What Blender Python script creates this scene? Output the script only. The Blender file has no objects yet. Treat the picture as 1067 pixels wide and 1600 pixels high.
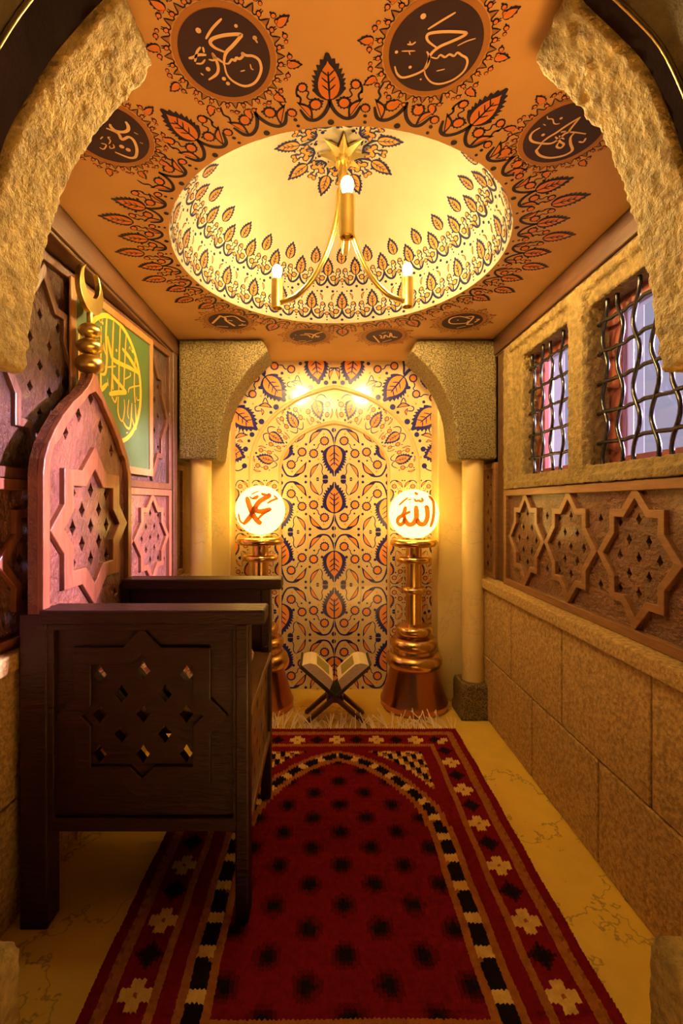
import bpy, bmesh, math, random
from mathutils import Vector, noise
from mathutils.geometry import tessellate_polygon
random.seed(7)
PI = math.pi
scene = bpy.context.scene
COL = scene.collection

# ------------------------------------------------------------------ camera, world, light, exposure
F, VX, VY, ZC = 711.0, 503.0, 787.0, 1.31       # focal length and vanishing point in pixels, eye height
cam_d = bpy.data.cameras.new('camera')
cam = bpy.data.objects.new('camera', cam_d)
COL.objects.link(cam)
cam.location = (0, 0, ZC)
cam.rotation_euler = (PI / 2, 0, 0)
cam_d.sensor_fit = 'VERTICAL'
cam_d.sensor_height = 36.0
cam_d.lens = F / 1600 * 36.0
cam_d.shift_x = (533.5 - VX) / 1600
cam_d.shift_y = -(800 - VY) / 1600
cam_d.clip_start = 0.05
scene.camera = cam

world = bpy.data.worlds.new('world')
scene.world = world
world.use_nodes = True
bg = world.node_tree.nodes['Background']
bg.inputs[0].default_value = (0.62, 0.55, 0.75, 1)
bg.inputs[1].default_value = 0.008

day = bpy.data.lights.new('daylight', 'AREA')
day.shape = 'DISK'
day.size = 0.35
day.energy = 8500
day.color = (1.0, 0.66, 0.98)
day_o = bpy.data.objects.new('daylight', day)
COL.objects.link(day_o)
day_o.location = (4.2, 1.72, 2.5)
day_o.rotation_euler = (Vector((-0.9, 1.72, 1.3)) - day_o.location).to_track_quat('-Z', 'Y').to_euler()

scene.view_settings.view_transform = 'Standard'
scene.view_settings.look = 'None'
scene.view_settings.gamma = 1.0
scene.view_settings.use_curve_mapping = False
scene.view_settings.exposure = 0.32

BULB_STRENGTH = 1650.0
GLOBE_STRENGTH = 5.2

# ------------------------------------------------------------------ helpers
def P(px, py, d):
    return Vector(((px - VX) / F * d, d, ZC + (VY - py) / F * d))
def on_z(px, py, z):
    d = F * (z - ZC) / (VY - py)
    return P(px, py, d)
def on_x(px, py, x):
    d = F * x / (px - VX)
    return P(px, py, d)

def left_x(y):
    """the left wall runs slightly out of square"""
    return -1.1032 + 0.0784 * y
def on_left(px, py, off):
    d = (1.1032 - off) / (0.0784 + (VX - px) / F)
    return P(px, py, d)

def nd(nt, typ, **kw):
    n = nt.nodes.new(typ)
    for k, v in kw.items():
        if k in n.inputs: n.inputs[k].default_value = v
        else: setattr(n, k, v)
    return n

def mat(name, c1, c2=None, rough=0.6, metal=0.0, scale=6.0, stretch=(1, 1, 1), bump=0.0, bscale=40.0, bdist=0.01,
        spec=0.5, coat=0.0, lo=0.35, hi=0.65, detail=4.0, extra=None, bstretch=None):
    m = bpy.data.materials.new(name)
    m.use_nodes = True
    nt = m.node_tree
    b = nt.nodes['Principled BSDF']
    b.inputs['Base Color'].default_value = (*c1, 1)
    b.inputs['Roughness'].default_value = rough
    b.inputs['Metallic'].default_value = metal
    b.inputs['Specular IOR Level'].default_value = spec
    b.inputs['Coat Weight'].default_value = coat
    b.inputs['Coat Roughness'].default_value = 0.15
    tc = nd(nt, 'ShaderNodeTexCoord')
    mp = nd(nt, 'ShaderNodeMapping')
    mp.inputs['Scale'].default_value = stretch
    nt.links.new(tc.outputs['Object'], mp.inputs[0])
    if c2 is not None:
        n = nd(nt, 'ShaderNodeTexNoise', Scale=scale, Detail=detail, Roughness=0.6)
        nt.links.new(mp.outputs[0], n.inputs['Vector'])
        r = nd(nt, 'ShaderNodeValToRGB')
        r.color_ramp.elements[0].position = lo
        r.color_ramp.elements[0].color = (*c1, 1)
        r.color_ramp.elements[1].position = hi
        r.color_ramp.elements[1].color = (*c2, 1)
        nt.links.new(n.outputs['Fac'], r.inputs[0])
        out = r.outputs[0]
        if extra:                                   # thin dark veins or speckle: (colour, scale, low, high)
            ec, es, el, eh = extra
            n3 = nd(nt, 'ShaderNodeTexNoise', Scale=es, Detail=6.0, Roughness=0.65)
            nt.links.new(tc.outputs['Object'], n3.inputs['Vector'])
            ma = nd(nt, 'ShaderNodeMath', operation='SUBTRACT'); ma.inputs[1].default_value = 0.5
            mb_ = nd(nt, 'ShaderNodeMath', operation='ABSOLUTE')
            nt.links.new(n3.outputs['Fac'], ma.inputs[0]); nt.links.new(ma.outputs[0], mb_.inputs[0])
            r2 = nd(nt, 'ShaderNodeValToRGB')
            r2.color_ramp.elements[0].position = el
            r2.color_ramp.elements[0].color = (0.75, 0.75, 0.75, 1)
            r2.color_ramp.elements[1].position = eh
            r2.color_ramp.elements[1].color = (0, 0, 0, 1)
            nt.links.new(mb_.outputs[0], r2.inputs[0])
            mx = nd(nt, 'ShaderNodeMixRGB')
            nt.links.new(r2.outputs[0], mx.inputs[0])
            nt.links.new(out, mx.inputs[1])
            mx.inputs[2].default_value = (*ec, 1)
            out = mx.outputs[0]
        nt.links.new(out, b.inputs['Base Color'])
    if bump:
        n2 = nd(nt, 'ShaderNodeTexNoise', Scale=bscale, Detail=5.0, Roughness=0.6)
        if bstretch:
            mp2 = nd(nt, 'ShaderNodeMapping')
            mp2.inputs['Scale'].default_value = bstretch
            nt.links.new(tc.outputs['Object'], mp2.inputs[0])
            nt.links.new(mp2.outputs[0], n2.inputs['Vector'])
        else:
            nt.links.new(mp.outputs[0] if stretch != (1, 1, 1) else tc.outputs['Object'], n2.inputs['Vector'])
        bp = nd(nt, 'ShaderNodeBump', Strength=bump, Distance=bdist)
        nt.links.new(n2.outputs['Fac'], bp.inputs['Height'])
        nt.links.new(bp.outputs[0], b.inputs['Normal'])
    return m

def glow(name, col, strength):
    m = bpy.data.materials.new(name)
    m.use_nodes = True
    nt = m.node_tree
    nt.nodes.remove(nt.nodes['Principled BSDF'])
    e = nd(nt, 'ShaderNodeEmission', Strength=strength)
    e.inputs[0].default_value = (*col, 1)
    nt.links.new(e.outputs[0], nt.nodes['Material Output'].inputs[0])
    return m

ORG = {}
class MB:
    def __init__(s):
        s.v, s.f, s.m = [], [], []
    def add(s, vs, fs, m=0):
        o = len(s.v)
        s.v.extend([Vector(x) for x in vs])
        for f in fs:
            s.f.append([i + o for i in f]); s.m.append(m)
        return s
    def box(s, x0, x1, y0, y1, z0, z1, m=0, fn=None):
        vs = [(x, y, z) for z in (z0, z1) for y in (y0, y1) for x in (x0, x1)]
        if fn: vs = [fn(*p) for p in vs]
        return s.add(vs, [(0, 2, 3, 1), (4, 5, 7, 6), (0, 1, 5, 4), (2, 6, 7, 3), (0, 4, 6, 2), (1, 3, 7, 5)], m)
    def board(s, outline, holes, fn, w0, w1, m=0):
        loops = [[Vector((p[0], p[1], 0)) for p in outline]] + [[Vector((p[0], p[1], 0)) for p in h] for h in holes]
        flat = [p for l in loops for p in l]
        tris = tessellate_polygon(loops)
        n = len(flat)
        vs = [fn(p.x, p.y, w0) for p in flat] + [fn(p.x, p.y, w1) for p in flat]
        fs = [tuple(t) for t in tris] + [tuple(i + n for i in reversed(t)) for t in tris]
        st = 0
        for l in loops:
            k = len(l)
            for i in range(k):
                a, b = st + i, st + (i + 1) % k
                fs.append((a, b, b + n, a + n))
            st += k
        return s.add(vs, fs, m)
    def lathe(s, prof, c, seg=32, m=0, cap=True):
        vs, fs = [], []
        for r, z in prof:
            for k in range(seg):
                a = 2 * PI * k / seg
                vs.append((c[0] + r * math.cos(a), c[1] + r * math.sin(a), c[2] + z))
        n = len(prof)
        for i in range(n - 1):
            for k in range(seg):
                a, b = i * seg + k, i * seg + (k + 1) % seg
                fs.append((a, b, b + seg, a + seg))
        if cap:
            fs.append(tuple(range(seg))[::-1]); fs.append(tuple((n - 1) * seg + k for k in range(seg)))
        return s.add(vs, fs, m)
    def tube(s, pts, r, seg=8, m=0, flat=1.0):
        pts = [Vector(p) for p in pts]
        n = len(pts)
        rs = r if isinstance(r, (list, tuple)) else [r] * n
        vs, fs = [], []
        up = None
        for i, p in enumerate(pts):
            t = (pts[min(i + 1, n - 1)] - pts[max(i - 1, 0)])
            if t.length < 1e-9: t = Vector((0, 0, 1))
            t.normalize()
            if up is None:
                up = Vector((0, 0, 1)) if abs(t.z) < 0.9 else Vector((0, 1, 0))
            a = t.cross(up)
            if a.length < 1e-5: a = t.cross(Vector((1, 0, 0)))
            a.normalize(); b = a.cross(t).normalized(); up = b
            for k in range(seg):
                an = 2 * PI * k / seg
                vs.append(p + a * (rs[i] * math.cos(an)) + b * (rs[i] * flat * math.sin(an)))
        for i in range(n - 1):
            for k in range(seg):
                q, w = i * seg + k, i * seg + (k + 1) % seg
                fs.append((q, w, w + seg, q + seg))
        fs.append(tuple(range(seg))[::-1]); fs.append(tuple((n - 1) * seg + k for k in range(seg)))
        return s.add(vs, fs, m)
    def build(s, name, mats, parent=None, smooth=0, bevel=0.0, recalc=True, weld=False):
        me = bpy.data.meshes.new(name)
        if parent is not None:
            o0 = ORG[parent]
        else:
            mn = Vector([min(v[k] for v in s.v) for k in range(3)]); mx = Vector([max(v[k] for v in s.v) for k in range(3)])
            o0 = Vector(((mn.x + mx.x) / 2, (mn.y + mx.y) / 2, mn.z))
        me.from_pydata([v - o0 for v in s.v], [], s.f)
        if not isinstance(mats, (list, tuple)): mats = [mats]
        for m in mats: me.materials.append(m)
        me.polygons.foreach_set('material_index', s.m)
        if recalc or weld:
            b = bmesh.new(); b.from_mesh(me)
            if weld: bmesh.ops.remove_doubles(b, verts=b.verts, dist=1e-5)
            bmesh.ops.recalc_face_normals(b, faces=b.faces)
            b.to_mesh(me); b.free()
        if smooth:
            me.polygons.foreach_set('use_smooth', [True] * len(me.polygons))
            me.set_sharp_from_angle(angle=math.radians(smooth))
        o = bpy.data.objects.new(name, me)
        COL.objects.link(o)
        if parent is not None:
            o.parent = parent; ORG[o] = o0
        else:
            o.location = o0; ORG[o] = o0
        if bevel:
            bm_ = o.modifiers.new('bevel', 'BEVEL')
            bm_.width = bevel; bm_.segments = 2; bm_.limit_method = 'ANGLE'; bm_.angle_limit = math.radians(50)
        return o

def tag(o, label=None, cat=None, group=None, kind=None):
    if label: o['label'] = label
    if cat: o['category'] = cat
    if group: o['group'] = group
    if kind: o['kind'] = kind
    return o
def thing(name, loc, label, cat, group=None, kind=None):
    o = bpy.data.objects.new(name, None)
    COL.objects.link(o); o.location = loc; o.empty_display_size = 0.1
    ORG[o] = Vector(loc)
    return tag(o, label, cat, group, kind)

def smoothpts(pts, n=4):
    pts = [Vector((p[0], p[1], p[2] if len(p) > 2 else 0)) for p in pts]
    if len(pts) < 3:
        return [pts[0].lerp(pts[-1], i / n) for i in range(n + 1)]
    out = []
    for i in range(len(pts) - 1):
        p0 = pts[max(i - 1, 0)]; p1 = pts[i]; p2 = pts[i + 1]; p3 = pts[min(i + 2, len(pts) - 1)]
        for k in range(n):
            t = k / n
            out.append(0.5 * ((2 * p1) + (p2 - p0) * t + (2 * p0 - 5 * p1 + 4 * p2 - p3) * t * t + (3 * p1 - p0 - 3 * p2 + p3) * t ** 3))
    out.append(pts[-1])
    return out

class Orn:
    """painted ornament: flat shapes laid on a surface; fn(x, y, layer) gives the point on the surface"""
    def __init__(s, mb, fn, navy=1, orange=2, sc=1.0):
        s.mb, s.fn, s.n, s.o, s.k = mb, fn, navy, orange, sc
    def fan(s, c, pts, m, layer):
        vs = [s.fn(c[0], c[1], layer)] + [s.fn(p[0], p[1], layer) for p in pts]
        k = len(pts)
        s.mb.add(vs, [(0, 1 + i, 1 + (i + 1) % k) for i in range(k)], m)
    def disc(s, x, y, r, m=None, layer=1, n=10):
        m = s.n if m is None else m
        s.fan((x, y), [(x + r * math.cos(2 * PI * k / n), y + r * math.sin(2 * PI * k / n)) for k in range(n)], m, layer)
    def sun(s, x, y, r, ring=1.4, spikes=12):
        pts = []
        for k in range(spikes * 2):
            rr = r * ring * (1.13 if k % 2 == 0 else 0.93)
            a = PI * k / spikes
            pts.append((x + rr * math.cos(a), y + rr * math.sin(a)))
        s.fan((x, y), pts, s.n, 1)
        s.disc(x, y, r, s.o, 2, 12)
    def stroke(s, pts, w, m=None, layer=1, n=4, taper=True):
        m = s.n if m is None else m
        q = smoothpts(pts, n)
        L, R = [], []
        k = len(q)
        for i, p in enumerate(q):
            t = q[min(i + 1, k - 1)] - q[max(i - 1, 0)]
            if t.length < 1e-9: t = Vector((1, 0, 0))
            t.normalize(); nn = Vector((-t.y, t.x, 0))
            ww = w / 2 * s.k
            if taper:
                e = min(i, k - 1 - i) / max(1, (k - 1) * 0.18)
                ww *= 0.55 + 0.45 * min(1, e)
            L.append(s.fn(p.x + nn.x * ww, p.y + nn.y * ww, layer)); R.append(s.fn(p.x - nn.x * ww, p.y - nn.y * ww, layer))
        s.mb.add(L + R, [(i, i + 1, k + i + 1, k + i) for i in range(k - 1)], m)
    def leaf(s, bx, by, tx, ty, hw, teeth=7, veins=True, orange_scale=0.62):
        ax = Vector((tx - bx, ty - by, 0)); L = ax.length; ax.normalize(); nn = Vector((-ax.y, ax.x, 0))
        def prof(t): return (math.sin(PI * min(1, t) ** 0.78)) ** 0.75
        def at(t, w): return (bx + ax.x * L * t + nn.x * w, by + ax.y * L * t + nn.y * w)
        side = []
        N = teeth * 2
        for i in range(N + 1):
            t = 0.02 + 0.96 * i / N
            w = prof(t) * hw
            if t > 0.25 and i % 2 == 1: w *= 0.80
            tt = t + (0.065 if (i % 2 == 0 and t > 0.25) else 0)
            side.append((tt, w))
        pts = [at(0, 0)] + [at(t, w) for t, w in side] + [at(1.06, 0)] + [at(t, -w) for t, w in reversed(side)]
        s.fan(at(0.45, 0), pts, s.n, 1)
        inn = []
        for i in range(9):
            t = i / 8
            inn.append((0.05 + 0.78 * t, prof(0.03 + 0.94 * t) * hw * orange_scale))
        pts = [at(t, w) for t, w in inn] + [at(0.9, 0)] + [at(t, -w) for t, w in reversed(inn)]
        s.fan(at(0.42, 0), pts, s.o, 2)
        if veins:
            s.stroke([at(0.0, 0), at(0.68, 0)], hw * 0.12, layer=3, n=3)
            for t in (0.25, 0.42, 0.58):
                for sg in (1, -1):
                    s.stroke([at(t, 0), at(t + 0.14, sg * hw * 0.38)], hw * 0.09, layer=3, n=2)
    def hleaf(s, ax, ay, bx, by, bulge, border=0.22):
        a = Vector((ax, ay, 0)); b = Vector((bx, by, 0)); d = b - a; L = d.length
        nn = Vector((-d.y, d.x, 0)) / L
        arc = [a + d * (i / 8) + nn * (bulge * math.sin(PI * i / 8)) for i in range(9)]
        c = a + d * 0.5 + nn * bulge * 0.4
        s.fan((c.x, c.y), [(p.x, p.y) for p in arc], s.n, 1)
        inn = [c + (p - c) * (1 - border * 1.7) for p in arc]
        s.fan((c.x, c.y), [(p.x, p.y) for p in inn], s.o, 2)

# ------------------------------------------------------------------ materials
M = {}
M['plaster'] = mat('ceiling_plaster', (0.66, 0.41, 0.155), (0.59, 0.355, 0.125), 0.7, scale=3, bump=0.08, bscale=60)
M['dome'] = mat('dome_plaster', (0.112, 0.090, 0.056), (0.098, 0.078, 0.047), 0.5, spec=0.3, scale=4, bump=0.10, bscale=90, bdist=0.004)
M['navy'] = mat('navy_glaze', (0.016, 0.012, 0.05), rough=0.45)
M['navy_tile'] = mat('cobalt_glaze', (0.028, 0.028, 0.20), rough=0.2)
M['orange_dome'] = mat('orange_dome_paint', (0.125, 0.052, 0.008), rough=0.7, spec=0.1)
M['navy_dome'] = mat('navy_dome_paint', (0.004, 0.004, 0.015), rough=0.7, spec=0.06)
M['orange'] = mat('orange_glaze', (0.72, 0.24, 0.05), rough=0.4)
M['orange_tile'] = mat('orange_tile_glaze', (0.82, 0.30, 0.07), rough=0.2)
M['purple'] = mat('medallion_ground', (0.045, 0.022, 0.035), (0.032, 0.014, 0.03), 0.6, scale=8)
M['copper_ring'] = mat('medallion_ring', (0.42, 0.19, 0.05), rough=0.5)
M['script'] = mat('script_cream', (0.86, 0.62, 0.36), rough=0.5)
M['tile'] = mat('cream_tile', (0.76, 0.60, 0.33), (0.70, 0.53, 0.27), 0.16, scale=7, bump=0.05, bscale=25, bdist=0.004, coat=0.3)
M['moulding'] = mat('clay_moulding', (0.70, 0.50, 0.24), (0.62, 0.42, 0.18), 0.35, scale=12)
M['grout'] = mat('grout', (0.62, 0.47, 0.24), rough=0.8)
M['stone'] = mat('sandstone', (0.56, 0.37, 0.12), (0.32, 0.20, 0.06), 0.8, scale=75, bump=0.55, bscale=70, bdist=0.012, lo=0.40, hi=0.62, spec=0.3)
M['rough_stone'] = mat('rough_sandstone', (0.44, 0.315, 0.09), (0.23, 0.16, 0.042), 0.62, scale=34, bump=0.9, bscale=85, bdist=0.014, lo=0.34, hi=0.66, spec=0.4)
M['surround'] = mat('window_sandstone', (0.32, 0.215, 0.062), (0.18, 0.115, 0.03), 0.62, scale=40, bump=0.9, bscale=95, bdist=0.014, lo=0.36, hi=0.64, spec=0.4)
M['grey_stone'] = mat('speckled_stone', (0.26, 0.185, 0.055), (0.035, 0.024, 0.009), 0.6, scale=120, bump=0.5, bscale=75, bdist=0.01, lo=0.38, hi=0.62, spec=0.45)
M['joint'] = mat('stone_joint', (0.12, 0.075, 0.03), rough=0.95)
M['floor'] = mat('limestone_floor', (0.88, 0.62, 0.085), (0.74, 0.50, 0.06), 0.5, scale=3.2, bump=0.18, bscale=14, bdist=0.01,
                 extra=((0.25, 0.16, 0.05), 1.3, 0.0, 0.006))
M['marble'] = mat('cream_marble', (0.74, 0.56, 0.22), (0.64, 0.46, 0.15), 0.35, scale=2.6, stretch=(1, 1, 0.5),
                  extra=((0.55, 0.40, 0.18), 1.6, 0.0, 0.008))
def woodmat(name, a, b, rough=0.38, s=(9, 9, 1.2), bump=0.35, bs=18, coat=0.25):
    return mat(name, a, b, rough, scale=4.0, stretch=s, bump=bump, bscale=bs * 0.35, bdist=0.008, coat=coat, lo=0.3, hi=0.7)
M['wood'] = woodmat('walnut_strap', (0.27, 0.120, 0.038), (0.16, 0.064, 0.020), s=(2, 2, 14))
M['wood_up'] = woodmat('walnut_rail', (0.095, 0.038, 0.014), (0.056, 0.021, 0.008), s=(14, 2, 14), bump=0.15)
M['carved'] = mat('carved_walnut_ground', (0.22, 0.085, 0.028), (0.13, 0.048, 0.015), 0.34, scale=12, bump=1.0, bscale=30, bdist=0.035, bstretch=(1, 1, 1.6), coat=0.35)
M['red_strap'] = woodmat('rosewood_strap', (0.25, 0.082, 0.034), (0.15, 0.046, 0.019), s=(12, 12, 1.6))
M['shaded_strap'] = woodmat('shaded_brown_strap', (0.12, 0.044, 0.017), (0.07, 0.025, 0.010), s=(12, 12, 1.6))  # wall wood darkened: the shade on the upper left wall is in the colour
M['shaded_ground'] = mat('shaded_brown_ground', (0.085, 0.032, 0.013), (0.045, 0.016, 0.007), 0.38, scale=10, bump=1.0, bscale=28, bdist=0.03, bstretch=(1, 1.6, 1), coat=0.3)  # same painted shade, for the ground of the upper left panel
M['red_ground'] = mat('carved_rosewood_ground', (0.20, 0.064, 0.027), (0.105, 0.031, 0.013), 0.36, scale=10, bump=1.0, bscale=28, bdist=0.03, bstretch=(1, 1.6, 1), coat=0.4)
M['shaded_wood'] = mat('shaded_red_wood', (0.025, 0.0045, 0.0042), (0.014, 0.0027, 0.0026), 0.42, scale=6, stretch=(2, 8, 8), bump=0.5, bscale=10, bdist=0.012, coat=0.06, spec=0.35)  # throne arms and legs: the unlit near side is put into the colour
M['shade_back'] = mat('shade_wall_backing', (0.012, 0.007, 0.005), rough=0.9)  # near-black paints the shade seen through the pierced holes
M['seat_wood'] = woodmat('seat_wood', (0.20, 0.10, 0.035), (0.12, 0.055, 0.02), s=(10, 1.5, 10))
M['brass'] = mat('brass', (0.85, 0.68, 0.24), rough=0.22, metal=1.0)
M['satin_brass'] = mat('satin_brass', (0.70, 0.54, 0.17), (0.60, 0.45, 0.13), 0.30, metal=1.0, scale=8)
M['copper'] = mat('copper', (0.76, 0.36, 0.17), (0.62, 0.27, 0.11), 0.28, metal=1.0, scale=2.5, stretch=(1, 1, 0.25))
M['bronze'] = mat('copper_brass', (0.80, 0.54, 0.20), (0.72, 0.46, 0.15), 0.25, metal=1.0, scale=5)
M['paste'] = mat('brown_paste', (0.30, 0.075, 0.015), rough=0.5)
_n = M['paste'].node_tree; _t = nd(_n, 'ShaderNodeBsdfTranslucent'); _t.inputs[0].default_value = (0.62, 0.20, 0.035, 1)
_m = nd(_n, 'ShaderNodeMixShader'); _m.inputs[0].default_value = 0.4
_n.links.new(_n.nodes['Principled BSDF'].outputs[0], _m.inputs[1]); _n.links.new(_t.outputs[0], _m.inputs[2]); _n.links.new(_m.outputs[0], _n.nodes['Material Output'].inputs[0])
M['iron'] = mat('black_iron', (0.014, 0.012, 0.010), rough=0.25, spec=0.5, coat=0.05)
M['casement'] = woodmat('red_casement', (0.24, 0.06, 0.035), (0.17, 0.04, 0.025), s=(10, 10, 1.5), bump=0.1)
M['green'] = mat('green_paint', (0.065, 0.115, 0.030), (0.048, 0.09, 0.023), 0.45, scale=5)
M['gold'] = mat('gold_paint', (0.72, 0.33, 0.03), rough=0.4)
M['frame_wood'] = woodmat('oak_frame', (0.36, 0.17, 0.055), (0.25, 0.11, 0.035), bump=0.15)
M['page'] = mat('page_paper', (0.92, 0.80, 0.46), rough=0.7)
M['page_edge'] = mat('page_edges', (0.78, 0.64, 0.48), (0.60, 0.48, 0.34), 0.8, scale=30, stretch=(1, 1, 6))
M['text'] = mat('green_text_block', (0.30, 0.27, 0.055), (0.40, 0.34, 0.09), 0.7, scale=60)
M['cover'] = mat('green_book_cover', (0.045, 0.055, 0.02), rough=0.5)
M['stand'] = woodmat('stand_wood', (0.11, 0.035, 0.018), (0.07, 0.02, 0.011), s=(6, 6, 6), bump=0.2)
M['cord'] = mat('cream_cord', (0.95, 0.80, 0.50), rough=0.9)
M['cloth'] = mat('woven_cloth', (0.62, 0.46, 0.24), (0.30, 0.06, 0.03), 0.9, scale=34, lo=0.47, hi=0.53, bump=0.3, bscale=120)
M['bulb'] = glow('bulb_glow', (1.0, 0.66, 0.25), BULB_STRENGTH)
M['globe'] = glow('globe_glow', (1.0, 0.58, 0.115), GLOBE_STRENGTH)
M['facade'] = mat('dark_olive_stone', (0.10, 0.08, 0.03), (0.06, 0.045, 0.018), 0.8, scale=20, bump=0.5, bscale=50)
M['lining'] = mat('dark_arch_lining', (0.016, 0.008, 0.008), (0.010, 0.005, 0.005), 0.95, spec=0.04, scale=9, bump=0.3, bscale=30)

pane = bpy.data.materials.new('frosted_pane')
pane.use_nodes = True
nt = pane.node_tree
nt.nodes.remove(nt.nodes['Principled BSDF'])
tr = nd(nt, 'ShaderNodeBsdfTransparent'); tr.inputs[0].default_value = (0.95, 0.95, 1, 1)
em = nd(nt, 'ShaderNodeEmission', Strength=0.62); em.inputs[0].default_value = (0.60, 0.56, 0.78, 1)  # added glow stands in for daylight behind the glass
gl = nd(nt, 'ShaderNodeBsdfGlossy', Roughness=0.12)
m1 = nd(nt, 'ShaderNodeMixShader'); m1.inputs[0].default_value = 0.5
ad = nd(nt, 'ShaderNodeMixShader'); ad.inputs[0].default_value = 0.06
nt.links.new(tr.outputs[0], m1.inputs[1]); nt.links.new(em.outputs[0], m1.inputs[2])
nt.links.new(m1.outputs[0], ad.inputs[1]); nt.links.new(gl.outputs[0], ad.inputs[2])
nt.links.new(ad.outputs[0], nt.nodes['Material Output'].inputs[0])
M['pane'] = pane

tex = bpy.data.textures.new('stone_lumps', 'CLOUDS')
tex.noise_scale = 0.022; tex.noise_depth = 2
def roughen(o, voxel, strength):
    r = o.modifiers.new('remesh', 'REMESH'); r.mode = 'VOXEL'; r.voxel_size = voxel; r.use_smooth_shade = True
    s_ = o.modifiers.new('smooth', 'SMOOTH'); s_.factor = 0.5; s_.iterations = 4
    d = o.modifiers.new('lumps', 'DISPLACE'); d.texture = tex; d.strength = strength; d.mid_level = 0.5; d.texture_coords = 'LOCAL'

# ------------------------------------------------------------------ the setting
CZ = 2.31                       # ceiling height
CX, CY, CR, CH = 0.068, 1.863, 0.658, 0.47   # dome centre, radius, height
AX = math.radians(-93.8)        # direction of the painted axis towards the doorway
YF, YB = 0.70, 3.22

def S(name, mb, mats, **kw):
    return tag(mb.build(name, mats, **kw), kind='structure')

mb = MB(); mb.box(-1.35, 1.4, -0.5, 3.35, -0.06, 0.0)
S('floor', mb, M['floor'])

# dado walls of squared stone, in two courses with open joints
def dado(xf, xb, y0, y1, upper, lower, mb, sgn, fn=None):
    def course(z0, z1, joints):
        ys = [y0] + joints + [y1]
        for a, b in zip(ys[:-1], ys[1:]):
            mb.box(min(xf, xb), max(xf, xb), a + 0.0035, b - 0.0035, z0 + 0.003, z1 - 0.003, 0, fn)
    course(0.0, 0.38, lower); course(0.38, 0.79, upper)
    xi = xf + sgn * 0.012
    mb.box(min(xi, xb), max(xi, xb), y0, y1, 0, 0.79, 1, fn)
mb = MB()
dado(1.0, 1.22, 0.82, 3.05, [0.88, 1.385, 1.90, 2.41], [1.13, 1.65, 2.17, 2.68], mb, 1)
mb.box(0.98, 1.22, 0.82, 3.05, 0.793, 0.85, 0)
mb.board([(0.5, 0.85), (3.3, 0.85), (3.3, 2.75), (0.5, 2.75)],
         [[(1.90, 1.43), (2.43, 1.43), (2.43, 2.12), (1.90, 2.12)], [(1.24, 1.43), (1.83, 1.43), (1.83, 2.12), (1.24, 2.12)]],
         lambda u, v, w: Vector((w, u, v)), 1.20, 1.30, 2)
S('wall_right', mb, [M['stone'], M['joint'], M['shade_back']], bevel=0.006)
mb = MB()
shear = lambda x, y, z: (x + 0.04 * (y - 1.32), y, z)
dado(-0.967, -1.2, 0.82, 3.05, [1.0, 1.51, 2.02, 2.53], [1.25, 1.76, 2.27], mb, -1, shear)
mb.box(-1.2, -0.9445, 0.82, 3.05, 0.793, 0.85, 0, shear)
mb.box(-1.30, -1.14, 0.5, 3.3, 0.85, 2.75, 2)
S('wall_left', mb, [M['stone'], M['joint'], M['shade_back']], bevel=0.006)

# ceiling with the dome; all of the painted ornament lies on this one shell
mb = MB()
ox0, ox1, oy0, oy1 = -1.25, 1.28, 0.62, 3.30
angs = sorted([2 * PI * k / 96 for k in range(96)] +
              [math.atan2(y - CY, x - CX) % (2 * PI) for x in (ox0, ox1) for y in (oy0, oy1)])
def edge_pt(a):
    c, s_ = math.cos(a), math.sin(a)
    ts = []
    if c > 1e-9: ts.append((ox1 - CX) / c)
    if c < -1e-9: ts.append((ox0 - CX) / c)
    if s_ > 1e-9: ts.append((oy1 - CY) / s_)
    if s_ < -1e-9: ts.append((oy0 - CY) / s_)
    t = min(ts)
    return (CX + c * t, CY + s_ * t, CZ)
n = len(angs)
vs = [(CX + CR * math.cos(a), CY + CR * math.sin(a), CZ) for a in angs] + [edge_pt(a) for a in angs]
mb.add(vs, [(i, (i + 1) % n, n + (i + 1) % n, n + i) for i in range(n)], 0)
def dome_pt(phi, th, off=0.0):
    """th = 0 at the rim, pi/2 at the crown"""
    nr = Vector((math.cos(th) * math.cos(phi) / CR, math.cos(th) * math.sin(phi) / CR, math.sin(th) / CH)).normalized()
    p = Vector((CX + CR * math.cos(th) * math.cos(phi), CY + CR * math.cos(th) * math.sin(phi), CZ + CH * math.sin(th)))
    return p - nr * off
ceil_o = S('ceiling', mb, [M['plaster']], recalc=False)

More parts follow.
